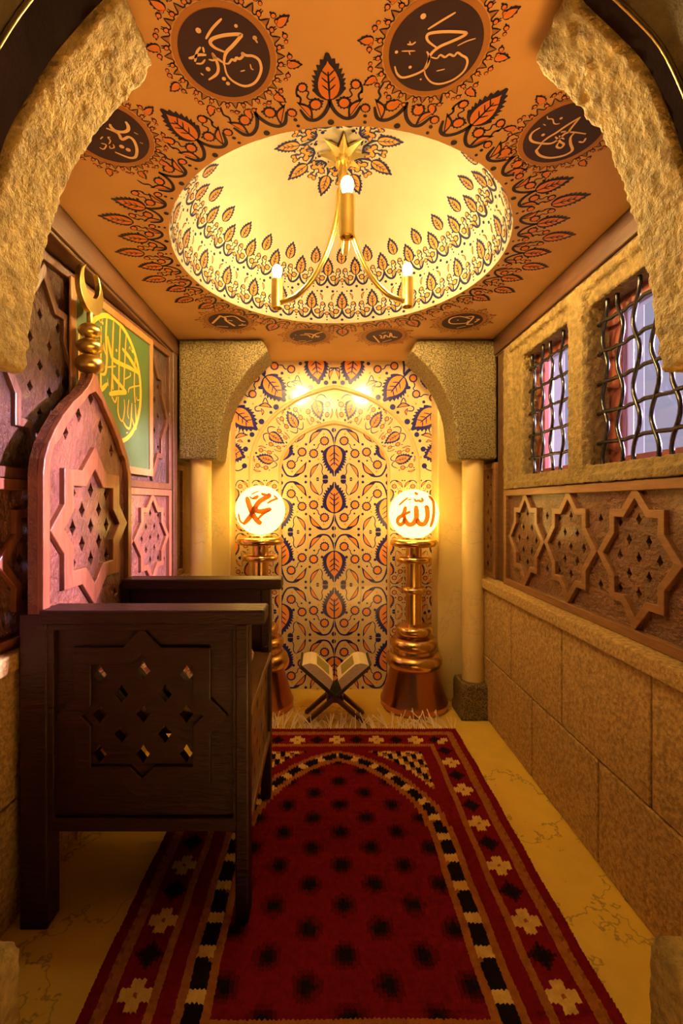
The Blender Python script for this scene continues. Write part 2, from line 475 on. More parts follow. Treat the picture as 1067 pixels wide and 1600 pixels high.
mb = MB()
NR, NS = 24, 96
vs = [dome_pt(2 * PI * k / NS, PI / 2 * i / NR) for i in range(NR) for k in range(NS)] + [dome_pt(0, PI / 2)]
fs = [(i * NS + k, i * NS + (k + 1) % NS, (i + 1) * NS + (k + 1) % NS, (i + 1) * NS + k) for i in range(NR - 1) for k in range(NS)]
fs += [((NR - 1) * NS + k, (NR - 1) * NS + (k + 1) % NS, NR * NS) for k in range(NS)]
mb.add(vs, fs, 0)
def vine_unit(o, leaf=True, leaf_len=0.6, extra=True):
    """one repeat of the painted vine, one unit wide, growing along +y"""
    for sg in (1, -1):
        o.stroke([(0, 0.47), (0.02 * sg, 0.34), (0.1 * sg, 0.2), (0.22 * sg, 0.12), (0.34 * sg, 0.16), (0.43 * sg, 0.33)], 0.058)
        if sg > 0: o.hleaf(0.26, 0.12, 0.47, 0.46, 0.10)
        else: o.hleaf(-0.47, 0.46, -0.26, 0.12, 0.10)
        o.sun(0.20 * sg, 0.38, 0.070)
        if extra:
            o.stroke([(0.24 * sg, 0.44), (0.31 * sg, 0.50), (0.28 * sg, 0.58), (0.35 * sg, 0.62)], 0.022)
            o.sun(0.36 * sg, 0.66, 0.052)
            o.disc(0.20 * sg, 0.60, 0.03); o.disc(0.44 * sg, 0.55, 0.022)
        o.disc(0.1 * sg, 0.42, 0.018)
    o.disc(0, 0.06, 0.05); o.disc(0.5, 0.06, 0.028)
    o.sun(0.5, 0.30, 0.052); o.disc(0.5, 0.17, 0.03)
    for sg in (1, -1): o.stroke([(0.43 * sg, 0.40), (0.40 * sg, 0.50), (0.45 * sg, 0.58), (0.42 * sg, 0.70)], 0.03)
    if leaf: o.leaf(0, 0.46, 0, 0.46 + leaf_len, 0.20 * leaf_len / 0.6)
L_ARC = 0.90
def dome_fn(phi0, s0, sc):
    def fn(x, y, layer):
        sdist = s0 + y * sc
        th = sdist / L_ARC * PI / 2
        r = max(0.05, CR * math.cos(th))
        return dome_pt(phi0 + x * sc / r, th, 0.0010 * layer + 0.0008)
    return fn
for k in range(24):
    ph = AX + 2 * PI * k / 24
    vine_unit(Orn(mb, dome_fn(ph, 0.012, 0.168), sc=1.25))
    o = Orn(mb, dome_fn(ph, 0.012, 0.168), sc=1.25)
    for sg in (1, -1):
        if sg > 0: o.hleaf(0.34, 0.78, 0.24, 1.04, -0.07)
        else: o.hleaf(-0.24, 1.04, -0.34, 0.78, -0.07)
        o.disc(0.30 * sg, 0.98 + 0.12, 0.045); o.disc(0.16 * sg, 1.1, 0.025)
    ph2 = ph + PI / 24
    vine_unit(Orn(mb, dome_fn(ph2, 0.212, 0.152), sc=1.25))
    o = Orn(mb, dome_fn(ph, 0.212, 0.152), sc=1.25)
    o.leaf(0, 0.88, 0, 1.42, 0.19)
for ring_s in (0.006, 0.205):
    th = ring_s / L_ARC * PI / 2
    vv = []
    for k in range(193):
        vv.append(dome_pt(2 * PI * k / 192, th, 0.0012)); vv.append(dome_pt(2 * PI * k / 192, th + 0.006, 0.0012))
    mb.add(vv, [(2 * k, 2 * k + 1, 2 * k + 3, 2 * k + 2) for k in range(192)], 3)
def crown_fn(phi0, r0, sc):
    def fn(x, y, layer):
        r = r0 + y * sc
        th = math.acos(max(-1, min(1, r / CR)))
        return dome_pt(phi0 + x * sc / max(r, 0.04), th, 0.0010 * layer + 0.0008)
    return fn
for k in range(9):
    vine_unit(Orn(mb, crown_fn(AX + 2 * PI * k / 9, 0.085, 0.16)), leaf_len=0.62)
mb.build('dome', [M['dome'], M['navy_dome'], M['orange_dome'], M['dome']], parent=ceil_o, recalc=False, smooth=60)

# painted vine ring and leaves round the dome, on the flat ceiling
mb = MB()
def flat_fn(phi0, r0, sc):
    def fn(x, y, layer):
        r = r0 + y * sc
        a = phi0 + x * sc / r
        return Vector((CX + r * math.cos(a), CY + r * math.sin(a), CZ - 0.0008 * layer - 0.0004))
    return fn
U = 22
for k in range(24):
    rel = k * 15
    a = AX + math.radians(rel)
    med = (rel % 360) in (15, 45, 135, 165, 195, 225, 315, 345)
    big = (rel % 360) in (0, 30, 150, 180, 210, 330)
    o = Orn(mb, flat_fn(a, CR + 0.004, 0.178))
    vine_unit(o, leaf=False, extra=not med)
    if big:
        o.leaf(0, 0.42, 0, 1.06, 0.235, teeth=9)
    elif not med:
        o.leaf(0, 0.42, 0, 1.0, 0.205, teeth=8)
        o2 = Orn(mb, flat_fn(a + math.radians(7.5), CR + 0.004, 0.178))
        if (rel % 360) not in (120, 240 + 60): o2.leaf(0, 0.64, 0, 1.26, 0.20, teeth=8)
mb.build('painted_leaf_border', [M['plaster'], M['navy'], M['orange']], parent=ceil_o, recalc=False)

# the eight painted medallions; the strokes are laid at their own places on the ceiling
def crop_fn(x0, y0, k): return lambda x, y: (x0 + x / k, y0 + y / k)
MED = [
 ((-0.217, 1.016), (260, 0, 5.616), [
   ([(345,330),(400,240),(485,150)],22), ([(515,445),(430,410),(385,365),(410,325),(520,295),(650,290),(640,320),(580,390),(530,440),(510,490),(505,560)],30),
   ([(510,560),(530,640),(590,705),(690,745),(780,710),(830,610),(815,520),(760,480),(700,475),(665,455),(670,480),(640,505),(615,495),(600,520),(575,510),(545,545),(515,545)],25),
   ([(400,450),(430,500),(455,580),(440,640),(370,690)],26), ([(370,510),(420,515),(400,460)],18), ([(430,490),(500,540)],22),
   ([(770,320),(800,365)],16), ([(300,630),(325,650)],14), ([(650,615),(690,605)],12), ([(735,550),(745,590),(765,600)],12),
   ([(195,500),(240,490),(280,470),(350,470)],26), ([(300,400),(270,440),(260,480),(250,530)],22), ([(320,400),(330,450)],18), ([(260,545),(310,545),(340,510)],18)],
   [(280,255,22),(365,595,20),(505,680,18),(540,722,18),(610,215,14),(775,320,18)]),
 ((0.249, 1.0), (590, 0, 5.616), [
   ([(440,245),(560,170),(685,95)],18), ([(515,405),(440,345),(440,290),(520,270),(640,265),(775,275),(740,310),(640,355),(540,400),(470,460),(440,530),(410,590)],26),
   ([(410,590),(420,650),(470,710),(550,725),(660,690),(750,620),(785,550),(780,500),(740,475),(700,450),(670,480),(630,465),(590,490),(550,470),(520,500),(470,490)],20),
   ([(430,440),(450,480),(440,560),(400,605),(320,645),(220,670),(170,635),(150,570)],22), ([(700,390),(780,350),(860,325)],12),
   ([(515,612),(590,595)],11), ([(260,375),(300,378),(335,355)],15), ([(280,350),(290,375)],12), ([(210,437),(330,435)],13), ([(275,440),(285,470)],11)],
   [(400,130,22),(285,578,14),(378,685,9),(165,445,14)]),
 ((-0.575, 1.231), (120, 150, 7.62), [
   ([(395,320),(410,360),(470,405),(560,415),(610,390),(610,340),(580,290)],40), ([(350,370),(440,405),(500,440),(530,500),(560,500),(620,475),(680,520),(715,620),(700,710),(640,725),(560,700),(455,655)],36),
   ([(680,420),(730,445)],13), ([(750,540),(790,555)],11), ([(400,480),(370,480),(400,520),(380,560)],15), ([(430,560),(445,600),(400,610),(390,580)],15), ([(280,500),(310,470)],16), ([(270,600),(320,620),(350,570),(290,550)],17)],
   [(535,590,28),(612,628,28)]),
 ((0.653, 1.23), (800, 150, 7.113), [
   ([(310,340),(230,390),(200,450),(230,495),(330,515),(430,515),(500,480),(560,430),(600,400),(680,390),(820,410)],28), ([(330,515),(290,570),(270,600),(310,650),(400,675),(500,668),(600,640),(670,590),(650,520),(650,450),(690,400)],30),
   ([(330,505),(400,450),(500,390),(600,320),(760,220)],26), ([(760,220),(700,290),(640,370),(640,400)],24), ([(520,500),(495,550),(540,565),(575,525),(540,500),(510,470),(480,440)],26),
   ([(520,430),(580,470)],20), ([(540,390),(600,380)],22), ([(740,495),(790,500),(820,455)],24), ([(390,210),(400,240),(450,245),(465,290),(500,300),(530,290)],14), ([(345,300),(375,315)],10)],
   [(345,420,18),(545,235,15)]),
 ((-0.512, 2.495), (300, 470, 4.268), [
   ([(185,100),(135,148)],12), ([(180,95),(220,110),(230,130),(285,165)],13), ([(165,165),(240,170)],8), ([(200,105),(280,100),(330,130),(355,135)],10), ([(240,125),(270,130)],7), ([(310,160),(360,158)],9)],
   [(335,152,6),(250,150,4)]),
 ((-0.084, 2.714), (300, 470, 4.268), [
   ([(750,215),(800,220),(845,240)],10), ([(800,245),(820,220),(870,205)],9), ([(720,225),(770,225),(790,240)],8), ([(740,275),(800,262)],5), ([(710,265),(760,262)],5), ([(820,240),(850,232)],8)],
   [(675,248,5),(690,225,4)]),
 ((0.370, 2.714), (540, 470, 4.268), [
   ([(185,230),(225,275)],9), ([(225,225),(240,235),(235,245),(255,245),(262,225),(290,240),(300,210),(310,235),(330,235)],9), ([(240,215),(270,205)],6), ([(245,272),(305,255)],6), ([(315,240),(345,240)],11)],
   [(285,207,4)]),
 ((0.768, 2.495), (540, 470, 4.268), [
   ([(795,105),(850,100),(840,120),(820,140),(810,155),(850,150)],10), ([(830,115),(760,100),(700,115),(690,140),(720,150),(800,145),(820,130)],9), ([(860,140),(890,120),(870,120)],10), ([(740,178),(800,165)],5)],
   [(748,125,5),(850,165,4)]),
]
med_names = ['painted medallion nearest the door arch, left of the axis', 'painted medallion nearest the door arch, right of the axis',
             'painted medallion half behind the left stone bracket', 'painted medallion half behind the right stone bracket',
             'painted medallion over the far left corner', 'painted medallion left of the far leaf, towards the tiled niche',
             'painted medallion right of the far leaf, towards the tiled niche', 'painted medallion over the far right corner']
for (mc, (qx, qy, qk), strokes, dots), nm in zip(MED, med_names):
    mb = MB()
    R_ = 0.101 if mc[1] < 1.5 else 0.108
    def pol(x, y, layer, c=mc): return Vector((c[0] + x, c[1] + y, CZ - 0.0008 * layer - 0.0006))
    o = Orn(mb, pol, 1, 2)
    o.disc(0, 0, R_ * 1.13, 4, 1, 56); o.disc(0, 0, R_, 3, 2, 56)
    NU = 20
    for k in range(NU):
        a = 2 * PI * k / NU
        def rf(x, y, layer, a=a, c=mc):
            r = R_ * 1.13 + y; an = a + x / r
            return Vector((c[0] + r * math.cos(an), c[1] + r * math.sin(an), CZ - 0.0008 * layer - 0.0006))
        q = Orn(mb, rf, 1, 2)
        w = 2 * PI * R_ * 1.2 / NU
        q.stroke([(-w * 0.5, 0.022), (-w * 0.42, 0.006), (-w * 0.2, 0.004), (0, 0.020), (w * 0.2, 0.004), (w * 0.42, 0.006), (w * 0.5, 0.022)], 0.0032, n=2)
        q.fan((0, 0.008), [(-w * 0.22, 0.003), (w * 0.22, 0.003), (0, 0.019)], 5, 1)
        q.sun(w * 0.5, 0.011, 0.0042, 1.5, 8); q.disc(-w * 0.2, 0.030, 0.0022)
        q.sun(0, 0.031, 0.0042, 1.5, 8)
        q.sun(w * 0.32, 0.029, 0.0034, 1.4, 8)
        if k % 2 == 0:
            q.leaf(w * 0.5, 0.024, w * 0.5, 0.058, 0.0125, teeth=4, veins=False)
    cf = crop_fn(qx, qy, qk)
    pxm = F / mc[1] / qk                      # crop pixels per metre at the medallion, to lay strokes with a true width
    def pc(p):
        w_ = on_z(*cf(p[0], p[1]), CZ)
        return (w_.x - mc[0], w_.y - mc[1])
    for pts, w in strokes:
        far = mc[1] > 1.5
        ww = w / qk * mc[1] / F * (1.0 if not far else 1.25)
        o.stroke([pc(p) for p in pts], ww, 6, 3, taper=not far)
    for x, y, r in dots:
        q = pc((x, y)); o.disc(q[0], q[1], r / qk * mc[1] / F * 1.1, 6, 3, 8)
    md = mb.build('painted_medallion', [M['plaster'], M['navy'], M['orange'], M['purple'], M['copper_ring'], M['copper_ring'], M['script']], parent=ceil_o, recalc=False)
    md['label'] = nm

# back wall and its tiled niche
mb = MB(); mb.box(-1.3, 1.35, 3.24, 3.36, 0, 2.75)
wb = S('wall_back', mb, M['plaster'])
NX = 0.087                                          # niche centre line
def arch(hw, zs, za, n=14):
    """half arch, from the springing on the right up to the apex"""
    pts = []
    for i in range(n + 1):
        t = i / n
        a = t * PI / 2
        x = hw * math.cos(a) ** 0.86
        z = zs + (za - zs) * (0.86 * math.sin(a) ** 0.92 + 0.14 * t ** 3)
        pts.append((x, z))
    return pts
IN_HW, IN_ZS, IN_ZA = 0.383, 1.53, 1.885
OUT_HW, OUT_ZS, OUT_ZA = 0.590, 1.53, 2.13
def arch_x(hw, zs, za, z):
    if z <= zs: return hw
    if z >= za: return -1
    pts = arch(hw, zs, za, 40)
    for (x0, z0), (x1, z1) in zip(pts[:-1], pts[1:]):
        if z0 <= z <= z1:
            return x0 + (x1 - x0) * (z - z0) / max(1e-9, z1 - z0)
    return -1
TW, TH = 0.1868, 0.373

def tile_motif(o):
    """the printed half tile: u 0..1 across, v 0..2 up; mirrored copies make the whole repeat"""
    o.stroke([(0, .72), (.02, .58), (.08, .36), (.22, .15), (.42, .10), (.62, .15), (.80, .36), (.95, .64)], .062)
    o.hleaf(.44, .13, .95, .66, -.19, .2)
    o.hleaf(.55, 1.38, .92, 1.98, -.15, .2)
    o.stroke([(.56, 1.39), (.48, 1.46), (.45, 1.58), (.47, 1.72), (.42, 1.84), (.35, 1.92)], .032)
    pts = []
    for k in range(20):
        rr = .105 * (1.12 if k % 2 else .9); pts.append((.34 + rr * math.cos(PI * k / 10), 1.93 + rr * math.sin(PI * k / 10)))
    o.fan((.34, 1.93), pts, o.n, 1)
    for x, y, r in ((.63, 1.98, .055), (.93, 1.32, .05), (.46, .95, .055), (.76, .70, .036), (.92, .11, .055), (.24, 1.32, .03)):
        o.disc(x, y, r, o.n, 1, 8)
    o.sun(.78, 1.03, .125, 1.36, 14); o.sun(.37, .55, .125, 1.36, 14)
    o.stroke([(.72, .88), (.62, .80), (.60, .70), (.52, .64)], .03)
    for x, y, r in ((.40, .29, .042), (.60, 1.24, .036)): o.disc(x, y, r, o.o, 1, 8)
def full_leaf(o):
    o.leaf(0, .70, 0, 1.84, .48, teeth=11)
    o.disc(-.02, .14, .085); o.disc(0, .42, .03)

def tiles(mb, x0, ncol, rows, tw, th, yp, phase=0, keep=None, zbase=0.0):
    """rows: range of row numbers above zbase"""
    for r in rows:
        for c in range(ncol):
            even = (c + phase) % 2 == 0
            flipv = (r % 2 == 1) ^ (not even and False)
            grow = (c + phase) // 2 % 2
            fv = flipv ^ bool((c + phase + 1) // 2 % 2)
            def fn(u, v, layer, c=c, r=r, even=even, fv=fv):
                uu = u if even else 1 - u
                vv = v if not fv else 2 - v
                return Vector((x0 + (c + uu) * tw, yp - 0.0007 * layer - 0.0003, zbase + (r + vv / 2) * th))
            if keep:
                q = fn(.5, 1, 0)
                if not keep(q.x, q.z): continue
            o = Orn(mb, fn)
            tile_motif(o)
            if even or c == ncol - 1 or c == 0:
                full_leaf(o) if even else None
def grid_lines(mb, xs, zs, yp, w, m=3):
    x0, x1, z0, z1 = xs[0], xs[-1], zs[0], zs[-1]
    for x in xs[1:-1]: mb.add([(x - w, yp, z0), (x + w, yp, z0), (x + w, yp, z1), (x - w, yp, z1)], [(0, 1, 2, 3)], m)
    for z in zs[1:-1]: mb.add([(x0, yp, z - w), (x1, yp, z - w), (x1, yp, z + w), (x0, yp, z + w)], [(0, 1, 2, 3)], m)
TM = [M['tile'], M['navy_tile'], M['orange_tile'], M['grout']]
Y0, Y1, Y2 = 3.215, 3.203, 3.191
ZB = -0.009
# inner field of large tiles
mb = MB()
mb.box(NX - 0.40, NX + 0.40, Y0, 3.24, 0, 2.0)
def mirror_field(mb, yp):
    for r in range(6):
        for c in (-2, -1, 0, 1):
            sg = 1 if c >= 0 else -1
            inner = c in (0, -1)
            up = (r % 2 == 1)                       # the row whose centre leaf grows upwards
            fv = (not up) if inner else up
            def fn(u, v, layer, sg=sg, inner=inner, fv=fv, r=r):
                uu = u if inner else 2 - u
                vv = v if not fv else 2 - v
                return Vector((NX + sg * uu * TW, yp - 0.0007 * layer - 0.0003, ZB + (r + vv / 2) * TH))
            o = Orn(mb, fn)
            if r == 5 and fn(.5, 1, 0).z > 1.9: continue
            tile_motif(o)
            if c == 0 or not inner: full_leaf(o)
mirror_field(mb, Y0)
grid_lines(mb, [NX - .40, NX - TW, NX, NX + TW, NX + .40], [0] + [ZB + k * TH for k in range(1, 6)] + [2.0], Y0 - 0.0012, 0.0022)
tf = mb.build('tiled_field', TM, parent=wb, recalc=False)
tf['label'] = 'inner field of large orange-leaf tiles'

def small_tiles(mb, xa, xb, nrow, yp, flip):
    tw = (xb - xa) / 2; th = TH / 2
    for r in range(nrow):
        for c in (0, 1):
            def fn(u, v, layer, c=c, r=r):
                uu = u if c == 0 else 2 - u
                vv = v if (r % 2 == 0) ^ flip else 2 - v
                return Vector((xa + uu * tw, yp - 0.0006 * layer - 0.0003, ZB + (r + vv / 2) * th))
            o = Orn(mb, fn)
            tile_motif(o)
            def hl(u, v, layer, f=fn): return f(max(0, u), v, layer)
            q = Orn(mb, hl); q.leaf(0, .70, 0, 1.80, .42, teeth=8, veins=False)
    grid_lines(mb, [xa, (xa + xb) / 2, xb], [0] + [ZB + k * TH / 2 for k in range(1, nrow)] + [ZB + nrow * TH / 2], yp - 0.0010, 0.0012)

# arched band of small tiles
mb = MB()
ai, ao = arch(IN_HW, IN_ZS, IN_ZA), arch(OUT_HW + 0.03, OUT_ZS, OUT_ZA + 0.03)
pin = [(IN_HW, 0.0)] + ai; pout = [(OUT_HW + 0.03, 0.0)] + ao
for sg in (1, -1):
    vs = [(NX + sg * x, Y1, z) for x, z in pin] + [(NX + sg * x, Y1, z) for x, z in pout] + \
         [(NX + sg * x, Y0 + 0.002, z) for x, z in pin]
    k = len(pin)
    mb.add(vs, [(i, i + 1, k + i + 1, k + i) for i in range(k - 1)] + [(i, i + 1, 2 * k + i + 1, 2 * k + i) for i in range(k - 1)], 0)
small_tiles(mb, NX - OUT_HW, NX - IN_HW, 8, Y1, False)
small_tiles(mb, NX + IN_HW, NX + OUT_HW, 8, Y1, False)
NB = 4
A_in, A_out = arch(IN_HW, IN_ZS, IN_ZA, 60), arch(OUT_HW, OUT_ZS, OUT_ZA, 60)
for sg in (1, -1):
    for k in range(NB):
        def fn(x, y, layer, k=k, sg=sg):
            t = min(60, max(0, (k + 0.5 + x) / NB * 60)); i = min(59, int(t)); f = t - i
            def lp(A): return (A[i][0] + (A[i + 1][0] - A[i][0]) * f, A[i][1] + (A[i + 1][1] - A[i][1]) * f)
            a, b = lp(A_in), lp(A_out)
            return Vector((NX + sg * (a[0] + (b[0] - a[0]) * y), Y1 - 0.0006 * layer - 0.0003, a[1] + (b[1] - a[1]) * y))
        o = Orn(mb, fn)
        fl = k % 2
        fy = (lambda y: y) if not fl else (lambda y: 1 - y)
        o.leaf(0, fy(.25), 0.03, fy(.82), .23, teeth=7)
        o.stroke([(0, fy(.25)), (-.06, fy(.16)), (-.16, fy(.12)), (-.26, fy(.18)), (-.34, fy(.30))], .032); o.stroke([(0, fy(.25)), (.06, fy(.16)), (.16, fy(.12)), (.26, fy(.18)), (.33, fy(.30))], .032)
        for x, y, r in ((-.33, .48, .062), (-.28, .76, .058), (.33, .46, .062), (.29, .75, .058)):
            o.sun(x, fy(y), r, 1.35, 9)
        o.stroke([(-.30, fy(.55)), (-.34, fy(.62)), (-.26, fy(.70))], .02); o.stroke([(.30, fy(.55)), (.34, fy(.62)), (.28, fy(.70))], .02)
        o.hleaf(-.46, fy(.62), -.40, fy(.92), .06 if not fl else -.06); o.hleaf(.44, fy(.58), .38, fy(.9), -.06 if not fl else .06)
        o.hleaf(-.18, fy(.86), .0, fy(.93), .05); o.disc(.14, fy(.88), .04); o.disc(-.1, fy(.90), .03)
        for x, y in ((-.42, .36), (.42, .36), (.15, .34), (-.17, .36), (0, .93), (-.36, .86)): o.disc(x, fy(y), .022)
tb = mb.build('tiled_arch_band', TM, parent=wb, recalc=False)
tb['label'] = 'arched band of small leaf tiles round the field'

# outer tiled ground with large leaves
mb = MB()
XL, XR, ZT = NX - 0.74, NX + 0.74, 2.34
for sg in (1, -1):
    pin = [(OUT_HW, 0.0)] + arch(OUT_HW, OUT_ZS, OUT_ZA)
    po = [(0.74, 0.0), (0.74, OUT_ZS)]
    for x, z in arch(OUT_HW, OUT_ZS, OUT_ZA)[1:]:
        a = math.atan2(z - 1.2, x)
        t = min(0.74 / max(1e-6, math.cos(a)), (ZT - 1.2) / max(1e-6, math.sin(a)))
        po.append((t * math.cos(a), 1.2 + t * math.sin(a)))
    k = len(pin)
    vs = [(NX + sg * x, Y2, z) for x, z in pin] + [(NX + sg * x, Y2, z) for x, z in po] + [(NX + sg * x, Y1 + 0.002, z) for x, z in pin]
    mb.add(vs, [(i, i + 1, k + i + 1, k + i) for i in range(k - 1)] + [(i, i + 1, 2 * k + i + 1, 2 * k + i) for i in range(k - 1)], 0)
    xa = NX + sg * OUT_HW
    for r in range(8):
        for c in (0,):
            def fn(u, v, layer, r=r, sg=sg, xa=xa):
                uu = 1 - u if r % 2 else u
                vv = v if (r // 1) % 2 == 0 else 2 - v
                return Vector((xa + sg * (0.012 + uu * 0.0934), Y2 - 0.0006 * layer - 0.0003, ZB + (r + vv / 2) * TH / 2))
            o = Orn(mb, fn); tile_motif(o)
            o.leaf(.0 if r % 2 else .02, .70, .0, 1.75, .36, teeth=8, veins=False)
    def fn(x, y, layer, sg=sg):                       # x,y in pixels of the drawing, left half
        w_ = P(350 + x / 5.93, 550 + y / 5.93, Y2)
        dx = w_.x - (-0.0025 + NX)
        cx = P(522, 0, Y2).x
        return Vector((NX + sg * (cx - w_.x), Y2 - 0.0007 * layer - 0.0003, w_.z))
    o = Orn(mb, fn)
    for bx, by, tx, ty, hw in ((375,225,555,445,122), (75,530,295,712,118), (838,25,872,285,122), (0,905,185,972,105)):
        o.leaf(bx, by, tx, ty, hw, teeth=9)
    o.stroke([(375,225),(330,170),(275,150)], 28); o.stroke([(378,210),(375,130),(385,60)], 20)
    o.stroke([(80,530),(40,500),(10,520)], 22); o.stroke([(838,30),(830,-10)], 20); o.stroke([(0,905),(-40,880)], 18)
    for x, y in ((465,130),(620,160),(290,243),(262,390),(105,425)): o.sun(x, y, 27, 1.42, 16)
    o.stroke([(500,120),(540,125),(560,155),(590,160)], 10); o.stroke([(285,280),(275,310),(290,340),(275,355)], 10); o.stroke([(145,400),(190,395),(220,415),(235,400)], 10)
    for x, y, r in ((480,510,27),(345,645,27),(615,420,26),(798,330,26),(257,765,24),(197,900,25),(187,1055,25),(943,285,22),(1028,282,15),(705,108,17),(535,197,15),(328,330,15),(192,463,15),(432,560,15),(228,823,15)):
        o.disc(x, y, r, 1, 1, 10)
    for x, y in ((600,240),(690,195),(340,408),(265,480),(570,487),(320,720),(220,975),(110,725),(985,108)): o.disc(x, y, 10, 2, 1, 8)
    for ax_, ay_, bx_, by_, dx_, dy_ in ((310,500,450,520,350,590), (610,275,745,330,660,380), (88,810,225,770,175,840)):
        o.hleaf(ax_, ay_, bx_, by_, -42); o.hleaf(ax_ + 28, ay_ + 20, dx_, dy_, -26)
        o.stroke([(ax_, ay_), (ax_ - 25, ay_ + 15), (ax_ - 15, ay_ + 45), (ax_ + 35, ay_ + 45)], 10)
        o.stroke([((ax_ + bx_) / 2 - 25, (ay_ + by_) / 2 - 38), ((ax_ + bx_) / 2, (ay_ + by_) / 2 - 85), ((ax_ + bx_) / 2 + 30, (ay_ + by_) / 2 - 25)], 10)
    o.hleaf(1020, 150, 975, 260, 32); o.stroke([(975, 150), (1030, 150)], 14); o.stroke([(975,150),(972,200),(978,260)], 10)
    o.stroke([(70,1075),(120,1100),(165,1085),(185,1055)], 10)
    o.leaf(225,205,165,340,28, teeth=5, veins=False, orange_scale=.2)
ts = mb.build('tiled_spandrel', TM, parent=wb, recalc=False)
ts['label'] = 'outer tiled ground with large orange leaves'
for (hw, zs, za, yp, r) in ((IN_HW, IN_ZS, IN_ZA, Y1, 0.011), (OUT_HW, OUT_ZS, OUT_ZA, Y2, 0.013)):
    pts = [(NX + hw, 0.01)] + [(NX + x, z) for x, z in arch(hw, zs, za)]
    pts = pts + [(2 * NX - x, z) for x, z in reversed(pts[:-1])]
    mb = MB(); mb.tube([(x, yp, z) for x, z in pts], r, 8, 0, flat=0.7)
    mb.build('arch_moulding', M['moulding'], parent=wb, smooth=50)

# marble jambs either side of the niche, dark corner posts, ceiling beams
mb = MB(); mb.box(-1.0, -0.607, 3.02, 3.235, 0, CZ); S('trim_1', mb, M['marble'], bevel=0.008)
mb = MB(); mb.box(0.768, 1.15, 3.02, 3.235, 0, CZ); S('trim_2', mb, M['marble'], bevel=0.008)
mb = MB(); mb.box(-1.08, -0.868, 2.665, 2.735, 0.852, 2.20); S('trim_3', mb, M['wood_up'], bevel=0.006)
mb = MB(); mb.box(1.055, 1.15, 2.62, 2.735, 0.852, 2.20); S('trim_4', mb, M['wood_up'], bevel=0.006)
mb = MB(); mb.box(-1.13, -0.872, 0.84, 3.02, 2.205, CZ - 0.002); mb.box(-1.13, -0.885, 0.84, 3.02, 2.195, 2.21); S('trim_5', mb, M['wood_up'], bevel=0.006)
mb = MB(); mb.box(1.035, 1.19, 0.84, 3.02, 2.205, CZ - 0.002); mb.box(1.05, 1.19, 0.84, 3.02, 2.195, 2.21); S('trim_6', mb, M['wood_up'], bevel=0.006)

# rough stone surround of the two windows
WIN = [(1.93, 2.40), (1.27, 1.80)]
WZ0, WZ1 = 1.46, 2.09
mb = MB()
mb.board([(1.10, 1.392), (2.60, 1.392), (2.60, 2.193), (1.10, 2.193)],
         [[(a, WZ0), (b, WZ0), (b, WZ1), (a, WZ1)] for a, b in WIN], lambda u, v, w: Vector((w, u, v)), 1.055, 1.20)
for a, b in WIN:
    m_ = 0.035
    mb.board([(a - m_, WZ0 - m_), (b + m_, WZ0 - m_), (b + m_, WZ1 + m_), (a - m_, WZ1 + m_)], [[(a, WZ0), (b, WZ0), (b, WZ1), (a, WZ1)]],
             lambda u, v, w: Vector((w, u, v)), 1.062, 1.07)
mb.box(1.035, 1.10, 1.10, 2.60, 1.392, 1.425); mb.box(1.035, 1.10, 1.10, 2.60, 2.15, 2.193); mb.box(1.035, 1.10, 2.53, 2.60, 1.42, 2.16); mb.box(1.035, 1.10, 1.81, 1.92, 1.42, 2.16)
tr7 = S('trim_7', mb, M['surround'])
roughen(tr7, 0.0075, 0.012)
for i, (a, b) in enumerate(WIN):
    w_o = thing('window_%d' % (i + 1), (1.15, (a + b) / 2, WZ0), None, None, kind='structure')
    mb = MB()
    mb.board([(a - 0.03, WZ0 - 0.03), (b + 0.03, WZ0 - 0.03), (b + 0.03, WZ1 + 0.03), (a - 0.03, WZ1 + 0.03)],
             [[(a + 0.035, WZ0 + 0.03), (b - 0.075, WZ0 + 0.03), (b - 0.075, WZ1 - 0.05), (a + 0.035, WZ1 - 0.05)]], lambda u, v, w: Vector((w, u, v)), 1.135, 1.185)
    mb.build('casement', M['casement'], parent=w_o, bevel=0.004)
    mb = MB(); mb.box(1.158, 1.162, a + 0.02, b - 0.06, WZ0 + 0.02, WZ1 - 0.03)
    mb.build('pane', M['pane'], parent=w_o)
    mb = MB()
    nv, nh = (5 + i, 5)
    sy = (b - a) / nv; sz = 0.117
    for k in range(nh):
        z = WZ0 + 0.085 + k * sz
        pts = [(1.092 + (0.005 if j % 2 else -0.005), a - 0.03 + (b - a + 0.06) * j / 16, z + 0.003 * math.sin(j)) for j in range(17)]
        mb.tube(pts, 0.0078, 7)
    for k in range(nv):
        y = a + sy * (k + 0.5)
        pts = []
        for j in range(37):
            z = WZ0 - 0.03 + (WZ1 - WZ0 + 0.06) * j / 36
            q = (z - WZ0 - 0.085) / sz
            s_ = math.sin(PI * q + (PI if k % 2 else 0))
            pts.append((1.092 + 0.006 * s_, y + 0.026 * s_, z))
        mb.tube(pts, 0.0078, 7)
    mb.build('grille', M['iron'], parent=w_o, smooth=60)

